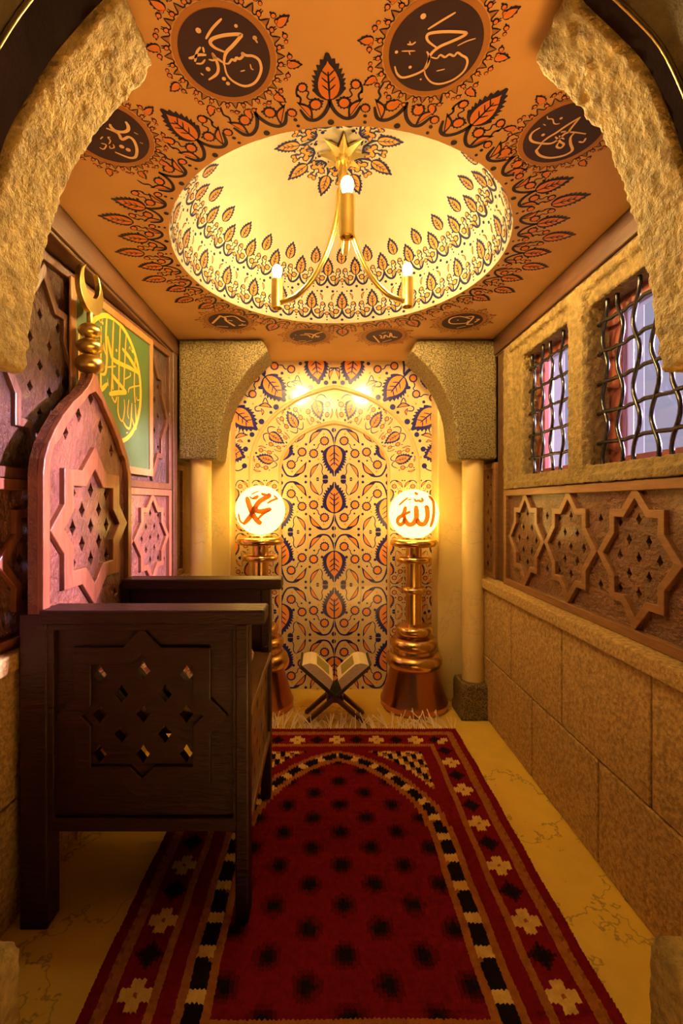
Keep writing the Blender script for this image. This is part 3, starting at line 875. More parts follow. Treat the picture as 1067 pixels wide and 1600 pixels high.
# ------------------------------------------------------------------ stone arch brackets
BACK_L = [(-.323, 2.233), (-.398, 2.164), (-.477, 2.075), (-.546, 1.964), (-.596, 1.837), (-.619, 1.698), (-.632, 1.590)]
BACK_R = [(.5385, 2.233), (.613, 2.164), (.690, 2.075), (.752, 1.964), (.795, 1.837), (.812, 1.698), (.821, 1.590)]
def px_prof(pts, d): return [((x - VX) / F * d, ZC + (VY - y) / F * d) for x, y in pts]
FD = 0.975
FRONT_L = px_prof([(238, 97), (230, 122), (202, 152), (152, 212), (109, 283), (91, 324), (76, 380), (60, 447), (51, 500), (44, 560), (41, 574)], FD)
FRONT_R = px_prof([(834, 93), (851, 119), (891, 157), (932, 202), (962, 263), (982, 324), (1003, 400), (1017, 473), (1024, 532), (1029, 565), (1030, 574)], FD)
def bracket(prof, xo, y0, y1, label, sgn, strength):
    p = [(q.x, q.y) for q in smoothpts([(a, b, 0) for a, b in prof], 5)]
    zb = prof[-1][1]
    top = (prof[0][0] - sgn * 0.035, CZ - 0.012)
    outline = [(xo, CZ - 0.012), top] + p + [(prof[-1][0] - sgn * 0.006, zb - 0.012), (xo, zb - 0.012)]
    mb = MB(); mb.board(outline, [], lambda u, v, w: Vector((u, w, v)), y0, y1)
    o = mb.build('stone_arch_bracket', M['rough_stone'] if y0 < 1.5 else M['grey_stone'])
    roughen(o, 0.0065 if y0 < 1.5 else 0.009, strength)
    return tag(o, label, 'arch bracket')
bracket(FRONT_L, -1.10, 0.825, FD, 'rough sandstone arch bracket nearest the viewer, above and left of the throne', 1, 0.013)
bracket(FRONT_R, 1.18, 0.845, FD, 'rough sandstone arch bracket nearest the viewer, in front of the barred windows', -1, 0.013)
bracket(BACK_L, -0.865, 2.745, 3.01, 'speckled stone arch bracket on the column behind the throne', 1, 0.005)
bracket(BACK_R, 1.06, 2.745, 3.01, 'speckled stone arch bracket on the column by the windows', -1, 0.005)

# dark lining and facade of the doorway arch
def side_poly(prof, off, xo, sgn):
    p = [(q.x - sgn * off, q.y + off * 0.2) for q in smoothpts([(a, b, 0) for a, b in prof], 4)]
    top = (prof[0][0] - sgn * (0.035 + off), 2.45)
    return [(xo, 2.45), top] + p + [(prof[-1][0] - sgn * (off + 0.05), 1.45), (prof[-1][0] - sgn * (off + 0.17), 1.40), (prof[-1][0] - sgn * (off + 0.17), 0.0), (xo, 0.0)]
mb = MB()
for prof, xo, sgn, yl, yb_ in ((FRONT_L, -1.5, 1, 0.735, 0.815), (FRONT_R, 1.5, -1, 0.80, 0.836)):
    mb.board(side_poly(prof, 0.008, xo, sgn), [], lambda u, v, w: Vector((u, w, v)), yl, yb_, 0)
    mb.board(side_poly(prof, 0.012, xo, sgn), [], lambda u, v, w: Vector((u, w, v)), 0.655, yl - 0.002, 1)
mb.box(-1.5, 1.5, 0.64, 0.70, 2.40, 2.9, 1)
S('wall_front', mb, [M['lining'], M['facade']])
for prof, sgn, nm, yl in ((FRONT_L, 1, 'trim_8', 0.732), (FRONT_R, -1, 'trim_9', 0.798)):
    pts = [(q.x - sgn * 0.006, yl, q.y) for q in smoothpts([(a, b, 0) for a, b in prof], 4)]
    pts = [(prof[0][0] - sgn * 0.04, yl, 2.44)] + pts
    mb = MB(); mb.tube(pts, 0.0038, 8); S(nm, mb, M['satin_brass'], smooth=50)

# columns on their plinths
def column(x, y, zt, zp, hw, label, side=1):
    t = thing('marble_column', (x, y, 0), label, 'column')
    mb = MB()
    def ring(h, z): return [(x - h, y - h, z), (x + h, y - h, z), (x + h, y + h, z), (x - h, y + h, z)]
    lv = [(hw, 0.0), (hw, 0.045), (hw * 0.93, 0.06), (hw * 0.93, zp - 0.03), (hw * 0.84, zp)]
    vs = [p for h, z in lv for p in ring(h, z)]
    fs = [(0, 1, 2, 3)] + [(4 * i + k, 4 * i + (k + 1) % 4, 4 * i + 4 + (k + 1) % 4, 4 * i + 4 + k) for i in range(len(lv) - 1) for k in range(4)] + [(16, 17, 18, 19)]
    mb.add(vs, fs)
    p = mb.build('plinth', M['grey_stone'] if y > 2 else M['rough_stone'], parent=t); roughen(p, 0.006, 0.004 if y > 2 else 0.008)
    mb = MB(); mb.lathe([(0.066, zp - 0.01), (0.066, zt)], (x, y, 0), 40)
    mb.build('shaft', M['marble'], parent=t, smooth=40)
column(-0.757, 2.845, 1.578, 0.215, 0.105, 'cream marble column between the throne and the left lamp')
column(0.944, 2.845, 1.578, 0.215, 0.105, 'cream marble column beside the right lamp, on a stone plinth')
column(-0.763, 0.905, 1.612, 0.36, 0.105, 'doorway column left of the throne, only its stone plinth corner in view')
column(0.818, 0.905, 1.612, 0.37, 0.105, 'doorway column right of the rug, only its stone plinth corner in view')

# ------------------------------------------------------------------ carved and pierced wood
def star(A, B, a, b):
    i = A * (1 - b / B); j = B * (1 - a / A)
    q = [(0, B), (i, b), (a, b), (a, j), (A, 0)]
    q += [(x, -z) for x, z in reversed(q[:-1])]
    q += [(-x, z) for x, z in reversed(q[1:-1])]
    return q
def inset(poly, w):
    n = len(poly); out = []
    area = sum(poly[i][0] * poly[(i + 1) % n][1] - poly[(i + 1) % n][0] * poly[i][1] for i in range(n))
    s_ = 1 if area > 0 else -1
    for i in range(n):
        p0, p1, p2 = Vector(poly[i - 1]), Vector(poly[i]), Vector(poly[(i + 1) % n])
        d1 = (p1 - p0).normalized(); d2 = (p2 - p1).normalized()
        n1 = Vector((-d1.y, d1.x)) * s_; n2 = Vector((-d2.y, d2.x)) * s_
        bis = (n1 + n2)
        k = bis.dot(n1)
        bis = bis / max(0.35, k)
        q = p1 + bis * w
        out.append((q.x, q.y))
    return out
def kite(cx, cz, w, h):
    return [(cx, cz + h * 1.1), (cx + w * 0.55, cz + h * 0.35), (cx + w, cz), (cx + w * 0.5, cz - h * 0.45), (cx, cz - h), (cx - w * 0.5, cz - h * 0.45), (cx - w, cz), (cx - w * 0.55, cz + h * 0.35)]
def star_holes(cx, cz, dx, dz, w, h):
    hs = []
    for r, xs in ((2, (-1, 0, 1)), (1, (-.5, .5)), (0, (-1, 0, 1)), (-1, (-.5, .5)), (-2, (-1, 0, 1))):
        for x in xs: hs.append(kite(cx + x * dx, cz + r * dz + (0.012 if (x == 0 and r == 2) else 0), w, h))
    return hs
def carved_panel(name, loc, label, u0, u1, v0, v1, stars, fn, ground, strap, fw=0.035, extra_holes=(), sw=0.028, hole=(0.0145, 0.0205), rails=()):
    """stars: (cx, cz, A, B, a, b); fn(u, v, w) with w the height out of the board"""
    t = thing(name, loc, label, 'carved panel')
    holes = []
    for cx, cz, A, B, a, b in stars:
        holes += star_holes(cx, cz, a * 0.72, b * 0.36, *hole)
    holes += [kite(x, z, *hole) for x, z in extra_holes]
    ok = [h for h in holes if min(p[0] for p in h) > u0 + fw * 0.6 and max(p[0] for p in h) < u1 - fw * 0.6]
    mb = MB(); mb.board([(u0, v0), (u1, v0), (u1, v1), (u0, v1)], ok, fn, -0.022, 0.0)
    mb.build('pierced_ground', ground, parent=t)
    mb = MB()
    mb.board([(u0, v0), (u1, v0), (u1, v1), (u0, v1)], [[(u0 + fw, v0 + fw), (u1 - fw, v0 + fw), (u1 - fw, v1 - fw), (u0 + fw, v1 - fw)]], fn, -0.024, 0.020)
    mb.build('frame', strap, parent=t, bevel=0.003)
    for za, zb in rails:
        mb = MB(); mb.board([(u0, za), (u1, za), (u1, zb), (u0, zb)], [], fn, 0.0, 0.022); mb.build('rail', strap, parent=t, bevel=0.003)
    for cx, cz, A, B, a, b in stars:
        pts = star(A, B, a, b)
        def cl(p): return (min(u1 - 0.004, max(u0 + 0.004, cx + p[0])), min(v1 - 0.004, max(v0 + 0.004, cz + p[1])))
        outer = [cl(p) for p in pts]; inner = [cl(p) for p in inset(pts, sw)]
        mb = MB()
        k = len(pts)
        vs = [fn(*p, 0.016) for p in outer] + [fn(*p, 0.016) for p in inner] + [fn(*p, -0.005) for p in outer] + [fn(*p, -0.005) for p in inner]
        fs = []
        for i in range(k):
            j = (i + 1) % k
            fs += [(i, j, k + j, k + i), (i, j, 2 * k + j, 2 * k + i), (k + i, k + j, 3 * k + j, 3 * k + i), (2 * k + i, 2 * k + j, 3 * k + j, 3 * k + i)]
        mb.add(vs, fs)
        mb.build('star_strap', strap, parent=t, bevel=0.0025)
    return t
RX = 1.062
right_stars = [(y, 1.128, 0.207, 0.243, 0.133, 0.163) for y in (2.35, 1.94, 1.525, 1.11)]
rh = []
for y in (2.145, 1.733, 1.318): rh += [(y, 1.128 + 0.125), (y, 1.128 - 0.125)]
carved_panel('carved_wood_panel', (1.08, 1.75, 0.852), 'long carved walnut panel with eight-pointed stars below the barred windows', 0.87, 2.615, 0.852, 1.389,
             right_stars, lambda u, v, w: Vector((RX - w, u, v)), M['carved'], M['wood'], extra_holes=rh)
carved_panel('carved_wood_panel', (1.08, 2.88, 0.852), 'narrow pierced wood panel half hidden by the column under the right arch bracket', 2.745, 3.015, 0.852, 1.56,
             [], lambda u, v, w: Vector((RX - w, u, v)), M['carved'], M['wood'], extra_holes=[(2.81 + 0.05 * (k % 2) + 0.1 * j, 0.93 + 0.055 * k) for k in range(11) for j in (0, 1) if k % 2 == 0 or j == 0])
LX = -1.035
ls = [(y, 1.128, 0.207, 0.243, 0.133, 0.163) for y in (2.42, 2.0, 1.58, 1.16)]
lh = []
for y in (2.21, 1.79, 1.37): lh += [(y, 1.128 + 0.125), (y, 1.128 - 0.125)]
lh += [(2.585, 1.25), (2.585, 1.0)]
carved_panel('carved_wood_panel', (-1.05, 1.75, 0.852), 'lower carved rosewood panel on the left wall behind the throne', 0.87, 2.655, 0.852, 1.389,
             ls, lambda u, v, w: Vector((left_x(u) + w, u, v)), M['red_ground'], M['red_strap'], extra_holes=lh)
ls = [(y, 1.79, 0.207, 0.36, 0.133, 0.23) for y in (2.42, 2.0, 1.58, 1.20)]
lh = []
for y in (2.21, 1.79, 1.37): lh += [(y, 1.79 + 0.2), (y, 1.79 - 0.2), (y, 1.79 + 0.3), (y, 1.79 - 0.3)]
carved_panel('carved_wood_panel', (-1.05, 1.75, 1.389), 'upper carved wood panel with shade in its colour on the left wall behind the green calligraphy picture', 0.99, 2.655, 1.391, 2.19,
             ls, lambda u, v, w: Vector((left_x(u) + w, u, v)), M['shaded_ground'], M['shaded_strap'], extra_holes=lh)
carved_panel('carved_wood_panel', (-0.95, 2.88, 0.852), 'narrow pierced wood panel between the corner post and the left marble column', 2.745, 3.015, 0.852, 1.56,
             [], lambda u, v, w: Vector((-0.93 + w, u, v)), M['carved'], M['wood'], extra_holes=[(2.81 + 0.05 * (k % 2) + 0.1 * j, 0.93 + 0.055 * k) for k in range(11) for j in (0, 1) if k % 2 == 0 or j == 0])

# ------------------------------------------------------------------ framed green calligraphy
GO = 0.034                         # how far the picture stands off the panels
pic = thing('framed_calligraphy', (left_x(2.043) + GO, 2.043, 1.452), 'framed green panel with gold calligraphy in a ring, hung on the left wall', 'picture')
fa, fb, ga, gb = 1.70, 2.385, 1.452, 2.165
lfn = lambda u, v, w: Vector((left_x(u) + w, u, v))
mb = MB(); mb.board([(fa, ga), (fb, ga), (fb, gb), (fa, gb)], [[(fa + .035, ga + .035), (fb - .035, ga + .035), (fb - .035, gb - .035), (fa + .035, gb - .035)]], lfn, 0.0225, GO)
mb.build('frame', M['frame_wood'], parent=pic, bevel=0.005)
mb = MB(); mb.board([(fa + 0.03, ga + 0.03), (fb - 0.03, ga + 0.03), (fb - 0.03, gb - 0.03), (fa + 0.03, gb - 0.03)], [], lfn, 0.0222, GO - 0.009)
mb.build('painted_board', M['green'], parent=pic)
mb = MB()
gfn = lambda y, z, layer: Vector((left_x(y) + GO - 0.0088 + 0.0007 * layer, y, z))
o = Orn(mb, gfn, 0, 0)
yc, zc, ry_, rz_ = 2.02, 1.858, 0.250, 0.280
k = 72
vs = [gfn(yc + (ry_ - q) * math.cos(2 * PI * i / k), zc + (rz_ - q) * math.sin(2 * PI * i / k), 1) for q in (0, 0.020) for i in range(k)]
mb.add(vs, [(i, (i + 1) % k, k + (i + 1) % k, k + i) for i in range(k)])
cf = crop_fn(150, 480, 6.667)
def gp(p):
    w_ = on_left(*cf(*p), GO - 0.011); return (w_.y, w_.z)
for pts, w in [([(105,100),(95,300),(105,520),(90,680),(50,700)],26), ([(175,140),(165,400),(160,700),(150,900)],22), ([(245,200),(235,450),(228,880)],20), ([(305,295),(290,600),(280,900)],18), ([(400,510),(390,800),(400,1000)],17),
               ([(265,430),(330,510),(390,610),(435,700)],36), ([(110,300),(140,450),(170,540),(250,590),(350,635),(420,680)],38), ([(150,690),(220,780),(310,890)],36), ([(130,905),(220,890),(310,890)],40), ([(155,700),(170,860)],24),
               ([(155,930),(190,990),(210,930)],15), ([(225,930),(220,1080),(240,1160),(270,1180),(290,1060),(285,960)],15), ([(270,1180),(310,1250),(350,1240),(365,1000)],20), ([(365,1150),(400,1270),(410,1200),(400,1010)],20),
               ([(335,960),(320,1100),(335,1160)],12), ([(330,890),(345,840),(455,815)],12), ([(110,625),(200,615)],13), ([(290,750),(350,715),(345,680)],11), ([(305,1310),(325,1305)],10), ([(415,930),(420,965),(445,965),(450,935)],9),
               ([(335,440),(345,410),(360,455)],8), ([(60,120),(45,160),(20,130)],8), ([(110,740),(120,820)],8), ([(70,370),(80,450),(110,520)],16)]:
    a = gp(pts[0]); d = a[0]
    o.stroke([gp(p) for p in pts], w / 6.667 * d / F * 1.25 * (1.0), 0, 2)
for x, y, r in ((205,450,13),(372,460,13),(355,1325,12),(435,1080,10),(60,165,13)):
    q = gp((x, y)); o.disc(q[0], q[1], r / 6.667 * q[0] / F * 1.3, 0, 2, 8)
for dy in (-0.05, -0.10, -0.16, -0.2):                 # the letters carry on behind the finial
    h = 0.2 * math.sqrt(max(0.05, 1 - (dy / 0.27) ** 2)); o.stroke([(yc - 0.06 + dy, zc + h), (yc - 0.062 + dy, zc - 0.02), (yc - 0.055 + dy, zc - h * 0.9)], 0.012, 0, 2)
o.stroke([(yc - 0.24, zc - 0.02), (yc - 0.14, zc - 0.08), (yc - 0.06, zc - 0.03)], 0.02, 0, 2)
mb.build('gold_lettering', M['gold'], parent=pic, recalc=False)

# ------------------------------------------------------------------ carved throne
TY0, TY1, TYC = 1.40, 2.05, 1.725
XBK, XF = -0.905, -0.865          # back and front face of the back board
XE = -0.225                       # front of the front legs
th = thing('carved_throne', (-0.56, TYC, 0), 'dark carved wooden throne with a pointed back and crescent finial, on the rug edge', 'throne')
half = [(.325, .28), (.325, 1.405), (.318, 1.45), (.296, 1.50), (.262, 1.55), (.215, 1.605), (.150, 1.665), (.095, 1.705), (.054, 1.742), (.028, 1.775), (.018, 1.80)]
outl = [(TYC + a, z) for a, z in half] + [(TYC - a, z) for a, z in reversed(half)]
SCZ = 1.225
holes = star_holes(TYC, SCZ, 0.125, 0.062, 0.021, 0.030)
holes += [kite(TYC + a, z, 0.020, 0.029) for a, z in ((0, 1.71), (-.085, 1.63), (.075, 1.615), (-.17, 1.555), (.17, 1.53), (-.2, 0.93), (.2, .93), (-.07, .9), (.09, .88))]
bfn = lambda u, v, w: Vector((w, u, v))
mb = MB(); mb.board(outl, holes, bfn, XBK, XF - 0.012)
mb.build('backrest', M['red_ground'], parent=th)
inn = [(TYC + a * 0.89 - (0.0 if a > .1 else 0.0), z - (0.03 if z > 1.5 else 0)) for a, z in half[:-2]] + [(TYC, 1.735)] + [(TYC - a * 0.89, z - (0.03 if z > 1.5 else 0)) for a, z in reversed(half[:-2])]
inn = [(y, max(z, 0.36)) for y, z in inn]
mb = MB(); mb.board(outl, [inn], bfn, XF - 0.012, XF + 0.008)
mb.build('back_rim', M['red_strap'], parent=th, bevel=0.003)
def strap_ring(pts, w, fn, w0, w1, name, material, parent):
    inner = inset(pts, w); k = len(pts); mb = MB()
    vs = [fn(*p, w1) for p in pts] + [fn(*p, w1) for p in inner] + [fn(*p, w0) for p in pts] + [fn(*p, w0) for p in inner]
    fs = []
    for i in range(k):
        j = (i + 1) % k
        fs += [(i, j, k + j, k + i), (i, j, 2 * k + j, 2 * k + i), (k + i, k + j, 3 * k + j, 3 * k + i)]
    mb.add(vs, fs)
    return mb.build(name, material, parent=parent, bevel=0.003)
strap_ring([(TYC + a, SCZ + b) for a, b in star(0.285, 0.30, 0.205, 0.205)], 0.058, bfn, XF - 0.02, XF + 0.006, 'back_star', M['red_strap'], th)
# arms: pierced side panels with a raised star, a flat arm board above
for sgn, ya, yb in ((-1, TY0, TY0 + 0.05), (1, TY1 - 0.05, TY1)):
    out_y, in_y = (ya, yb) if sgn < 0 else (yb, ya)
    xa, xb = XF + 0.01, XE - 0.03
    cxs, czs = -0.556, 0.655
    hs = star_holes(cxs, czs, 0.135, 0.062, 0.022, 0.028)
    afn = lambda u, v, w: Vector((u, w, v))
    mb = MB(); mb.board([(xa, 0.30), (xb, 0.30), (xb, 0.94), (xa, 0.94)], hs, afn, out_y - sgn * 0.016, in_y)
    ap = mb.build('arm_panel', M['shaded_wood'], parent=th)
    mb = MB(); mb.board([(xa, 0.30), (xb, 0.30), (xb, 0.94), (xa, 0.94)], [[(xa + .03, 0.34), (xb - .02, 0.34), (xb - .02, 0.92), (xa + .03, 0.92)]], afn, out_y, out_y - sgn * 0.018)
    mb.build('panel_frame', M['shaded_wood'], parent=ap, bevel=0.003)
    strap_ring([(cxs + a, czs + b) for a, b in star(0.265, 0.272, 0.212, 0.212)], 0.055, afn, out_y - sgn * 0.018, out_y - sgn * 0.003, 'panel_star', M['shaded_wood'], ap)
    mb = MB(); mb.box(XF, -0.175, ya - (0.012 if sgn < 0 else 0.045), yb + (0.045 if sgn < 0 else 0.012), 0.94, 0.984)
    mb.build('armrest', M['red_strap'] if sgn > 2 else M['shaded_wood'], parent=th, bevel=0.006)
for x0, x1 in ((XBK, XF + 0.022), (XE - 0.042, XE)):
    for y0, y1 in ((TY0 - 0.004, TY0 + 0.066), (TY1 - 0.066, TY1 + 0.004)):
        mb = MB()
        rear = x0 < -0.5
        mb.box(x0 - (0.025 if rear and y0 < 1.5 else 0), x1, y0, y1, 0.0 if rear else 0.019, 0.94 if not rear else 0.97)
        mb.build('leg', M['shaded_wood'], parent=th, bevel=0.006)
mb = MB(); mb.box(XF - 0.01, XE + 0.002, TY0 + 0.05, TY1 - 0.05, 0.635, 0.662)
mb.build('seat', M['seat_wood'], parent=th, bevel=0.004)
mb = MB()
hs = [kite(TYC + a, b, 0.016, 0.024) for b, xs in ((.58, (-.18, -.06, .06, .18)), (.51, (-.12, 0, .12)), (.44, (-.18, -.06, .06, .18)), (.37, (-.12, 0, .12))) for a in xs]
mb.board([(TY0 + .066, 0.30), (TY1 - .066, 0.30), (TY1 - .066, 0.635), (TY0 + .066, 0.635)], hs, bfn, XE - 0.035, XE - 0.012)
mb.build('front_apron', M['carved'], parent=th)
mb = MB(); mb.box(XE - 0.04, XE, TY0 + .066, TY1 - .066, 0.285, 0.318)
mb.build('front_rail', M['seat_wood'], parent=th, bevel=0.003)
mb = MB()
prof = []
for zc_, r_, h_ in ((1.838, 0.0525, 0.038), (1.905, 0.047, 0.031), (1.964, 0.041, 0.029)):
    for k in range(9):
        a = -PI / 2 * 0.86 + PI * 0.86 * k / 8
        prof.append((r_ * math.cos(a), zc_ + h_ * math.sin(a)))
prof += [(0.011, 1.998), (0.011, 2.035)]
mb.lathe([(r, z) for r, z in prof], (-0.880, TYC, 0), 36)
fo = mb.build('finial', M['satin_brass'], parent=th, smooth=50)
fo['label'] = 'brass finial of three stacked balls'
cz_, R1, R2 = 2.118, 0.088, 0.070
n = 30
pts = []
tip = math.radians(64)
for k in range(n + 1):
    a = tip - (PI + 2 * tip) * k / n
    pts.append((math.cos(a) * R1, math.sin(a) * R1 + cz_))
tx, tz = pts[0]; zc2 = cz_ + 0.034
r2 = math.hypot(tx, tz - zc2); a2 = math.atan2(tz - zc2, tx)
inner = []
for k in range(1, n):
    a = (PI - a2) + (PI + 2 * a2) * k / n
    inner.append((math.cos(a) * r2, math.sin(a) * r2 + zc2))
poly = [(TYC + x, z) for x, z in pts] + [(TYC + x, z) for x, z in inner]
mb = MB(); mb.board(poly, [], bfn, -0.890, -0.870)
mb.build('crescent', M['satin_brass'], parent=fo, bevel=0.005)

# folded woven cloth on the seat
def blob(mb, cx, cy, cz, rx, ry, rz, e=0.55, seg=28, rings=14, m=0, seed=3, amp=0.0):
    def pw(v): return math.copysign(abs(v) ** e, v)
    vs = []
    for i in range(rings + 1):
        ph = -PI / 2 + PI * i / rings
        for k in range(seg):
            a = 2 * PI * k / seg
            x, y, z = pw(math.cos(ph)) * pw(math.cos(a)), pw(math.cos(ph)) * pw(math.sin(a)), math.sin(ph)
            q = 1 + amp * noise.noise(Vector((x * 2 + seed, y * 2, z * 2)))
            vs.append((cx + rx * x * q, cy + ry * y * q, cz + rz * z * q))
    fs = [(i * seg + k, i * seg + (k + 1) % seg, (i + 1) * seg + (k + 1) % seg, (i + 1) * seg + k) for i in range(rings) for k in range(seg)]
    mb.add(vs, fs, m)
mb = MB(); blob(mb, -0.535, 1.70, 0.715, 0.27, 0.20, 0.052, amp=0.08)
cu = mb.build('seat_cushion', M['cloth'], smooth=60, weld=True)
tag(cu, 'cream and red woven cushion lying on the throne seat', 'cushion')

# ------------------------------------------------------------------ globe lamps on copper stands
def glamp(lx, ly, gz, zs, strokes, dots, label, cal):
    t = thing('globe_lamp', (lx, ly, 0), label, 'lamp', 'globe lamps on copper stands')
    def zz(py): return (ZC - (py - VY) / F * 2.975) * zs
    c = (lx, ly, 0)
    mb = MB(); mb.lathe([(0.200, 0.0), (0.214, 0.012), (0.216, 0.045), (0.205, 0.062), (0.150, zz(1040)), (0.145, zz(1036))], c, 48)
    mb.build('conical_base', M['copper'], parent=t, smooth=35)
    def disc(r, z0, z1, r0=0.055):
        zc = (z0 + z1) / 2; h = (z1 - z0) / 2
        mb = MB(); mb.lathe([(r0, z0)] + [(r - h * 0.9 + h * 0.9 * math.cos(a), zc + h * math.sin(a)) for a in [(-PI / 2 + PI * k / 8) for k in range(9)]] + [(r0, z1)], c, 48)
        return mb
    disc(0.182, zz(1040), zz(1016), .12).build('ring', M['bronze'], parent=t, smooth=40)
    mb = MB(); mb.lathe([(0.128, zz(1018)), (0.120, zz(1012)), (0.128, zz(1008))], c, 40); mb.build('collar', M['bronze'], parent=t, smooth=40)
    disc(0.154, zz(1012), zz(993), .1).build('ring', M['bronze'], parent=t, smooth=40)
    mb = MB(); mb.lathe([(0.062, zz(996)), (0.062, zz(985))], c, 40); mb.build('collar', M['bronze'], parent=t, smooth=40)
    disc(0.119, zz(990), zz(975), .05).build('ring', M['bronze'], parent=t, smooth=40)
    mb = MB(); mb.lathe([(0.052, zz(980)), (0.052, zz(850))], c, 40); mb.build('stem', M['bronze'], parent=t, smooth=40)
    disc(0.080, zz(926), zz(916), .04).build('ring', M['bronze'], parent=t, smooth=40)
    disc(0.116, zz(878), zz(868), .04).build('ring', M['bronze'], parent=t, smooth=40)
    disc(0.152, zz(853), zz(842), .05).build('top_plate', M['bronze'], parent=t, smooth=40)
    R = 0.160
    gc = Vector((lx, ly, gz))
    zb = zz(842) + 0.002
    mb = MB(); mb.lathe([(0.085, zb), (0.080, zb + 0.012)], c, 40); mb.build('globe_seat', M['brass'], parent=t, smooth=40)
    mb = MB()
    lo = math.asin(max(-1, (zb + 0.004 - gz) / R))
    mb.lathe([(max(0.0008, R * math.cos(a)), gz + R * math.sin(a)) for a in [lo + (PI / 2 - lo) * k / 28 for k in range(29)]], c, 56)
    g = mb.build('globe', M['globe'], parent=t, smooth=80)
    mb = MB()
    x0, y0, k = cal
    cf = crop_fn(x0, y0, k)
    eye = Vector((0, 0, ZC))
    def sp(p):
        px, py = cf(*p)
        d = (P(px, py, 1.0) - eye).normalized()
        oc = eye - gc
        bq = oc.dot(d); dis = bq * bq - (oc.dot(oc) - R * R)
        t = -bq - math.sqrt(max(0.0, dis))
        n_ = (eye + d * t - gc).normalized()
        return gc + n_ * (R + 0.001)
    for pts, w in strokes:
        q = [sp((v.x, v.y)) for v in smoothpts(pts, 5)]
        rr_ = 1.35 * w / k / 2 / 38.3 * R
        mb.tube(q, [rr_ * (0.6 + 0.4 * min(1, min(i, len(q) - 1 - i) / 2.5)) for i in range(len(q))], 10, 0, flat=0.75)
    mb.build('lettering', M['paste'], parent=g, smooth=60)
    return t
glamp(0.598, 2.965, ZC - (803 - VY) / F * 2.965, 1.0,
      [([(690,350),(745,400),(768,470),(772,600),(757,720),(722,830)],46), ([(700,365),(745,420),(790,455)],26),
       ([(650,500),(668,560),(672,680),(640,765),(590,790),(540,765),(510,700)],56), ([(645,495),(705,545)],26),
       ([(500,505),(505,620),(500,700),(460,775),(400,795),(350,760),(312,690)],56),
       ([(340,515),(320,590),(290,650),(232,690),(215,750),(250,795),(300,770),(322,700),(305,640)],46), ([(325,640),(365,615),(412,592)],42),
       ([(475,395),(500,432),(540,420),(562,436),(600,425),(590,380)],30), ([(488,300),(522,335)],46),
       ([(235,495),(280,455),(330,410),(375,378)],30), ([(368,412),(430,405)],24)], [],
      'globe lamp lettered in upright strokes, on the copper stand beside the marble column', (600, 740, 10.0))
glamp(-0.400, 2.955, ZC - (797 - VY) / F * 2.955, 1.012,
      [([(352,285),(380,380),(420,480),(470,555),(520,592)],50), ([(318,598),(400,500),(440,420),(500,335),(600,275),(622,250)],50), ([(320,600),(272,560),(250,475)],26),
       ([(430,400),(480,448),(560,442),(632,420)],54), ([(622,430),(540,480),(480,540)],30), ([(520,240),(570,258),(605,282)],36),
       ([(385,275),(415,298),(445,278),(478,268),(462,295),(420,300)],20), ([(400,250),(440,230),(490,210)],16), ([(590,355),(650,318),(712,300)],26), ([(665,262),(712,302)],26)], [],
      'globe lamp lettered in crossed strokes, its copper stand half hidden behind the throne', (340, 740, 7.621))

# ------------------------------------------------------------------ chandelier
HX, HY = 0.085, 1.863
ch = thing('chandelier', (HX, HY, 2.33), 'three-armed brass chandelier with candle bulbs hanging in the dome', 'chandelier')
apex = CZ + CH
mb = MB()
zt = apex - 0.012
vs = [(HX, HY, zt - 0.07)]
k = 8
for i in range(2 * k):
    a = PI * i / k + PI / 2
    r = 0.108 if i % 2 == 0 else 0.048
    z = zt - 0.028 if i % 2 == 0 else zt - 0.035
    vs.append((HX + r * math.cos(a), HY + r * math.sin(a), z))
top = len(vs); vs.append((HX, HY, zt + 0.008))
fs = []
for i in range(2 * k):
    j = (i + 1) % (2 * k)
    fs += [(0, 1 + i, 1 + j), (top, 1 + j, 1 + i)]
mb.add(vs, fs)
mb.build('star_canopy', M['brass'], parent=ch)
mb = MB(); mb.lathe([(0.030, apex - 0.085), (0.034, apex - 0.075), (0.034, apex - 0.035), (0.028, apex - 0.03)], (HX, HY, 0), 24); mb.lathe([(0.013, 2.40), (0.018, 2.41), (0.018, apex - 0.05)], (HX, HY, 0), 20)
mb.lathe([(0.006, 2.365), (0.011, 2.37), (0.011, 2.41)], (HX, HY, 0), 16)
mb.build('rod', M['brass'], parent=ch, smooth=40)
RA = 0.335
for ang, dz in ((-90, 0.02), (30, 0.0), (150, 0.0)):
    a = math.radians(ang + (-1.5 if ang != -90 else 0)); ca, sa = math.cos(a), math.sin(a)
    p = [(0.016, 2.60), (0.022, 2.53), (0.042, 2.44), (0.085, 2.345), (0.15, 2.265), (0.225, 2.218), (0.30, 2.207 + dz * 0.5), (RA, 2.212 + dz * 0.5)]
    pts = smoothpts([(HX + r * ca, HY + r * sa, z) for r, z in p], 5)
    mb = MB(); mb.tube(pts, 0.0115, 10)
    mb.build('arm', M['satin_brass'], parent=ch, smooth=50)
    cx_, cy_ = HX + RA * ca, HY + RA * sa
    z0, z1 = 2.185 + dz, 2.312 + dz * 1.4
    mb = MB(); mb.lathe([(0.020, z0 + 0.012), (0.020, z0), (0.0255, z0), (0.0255, z1), (0.020, z1), (0.018, z1 - 0.01)], (cx_, cy_, 0), 28, cap=True)
    tb_ = mb.build('candle_tube', M['satin_brass'], parent=ch, smooth=40)
    mb = MB(); mb.lathe([(0.009, z1 - 0.008), (0.010, z1 + 0.008), (0.0175, z1 + 0.022), (0.0215, z1 + 0.037), (0.0200, z1 + 0.050), (0.0135, z1 + 0.061), (0.004, z1 + 0.067)], (cx_, cy_, 0), 16)
    bo = mb.build('candle_bulb', M['bulb'], parent=tb_, smooth=80)
    bo['label'] = 'lit candle bulb'

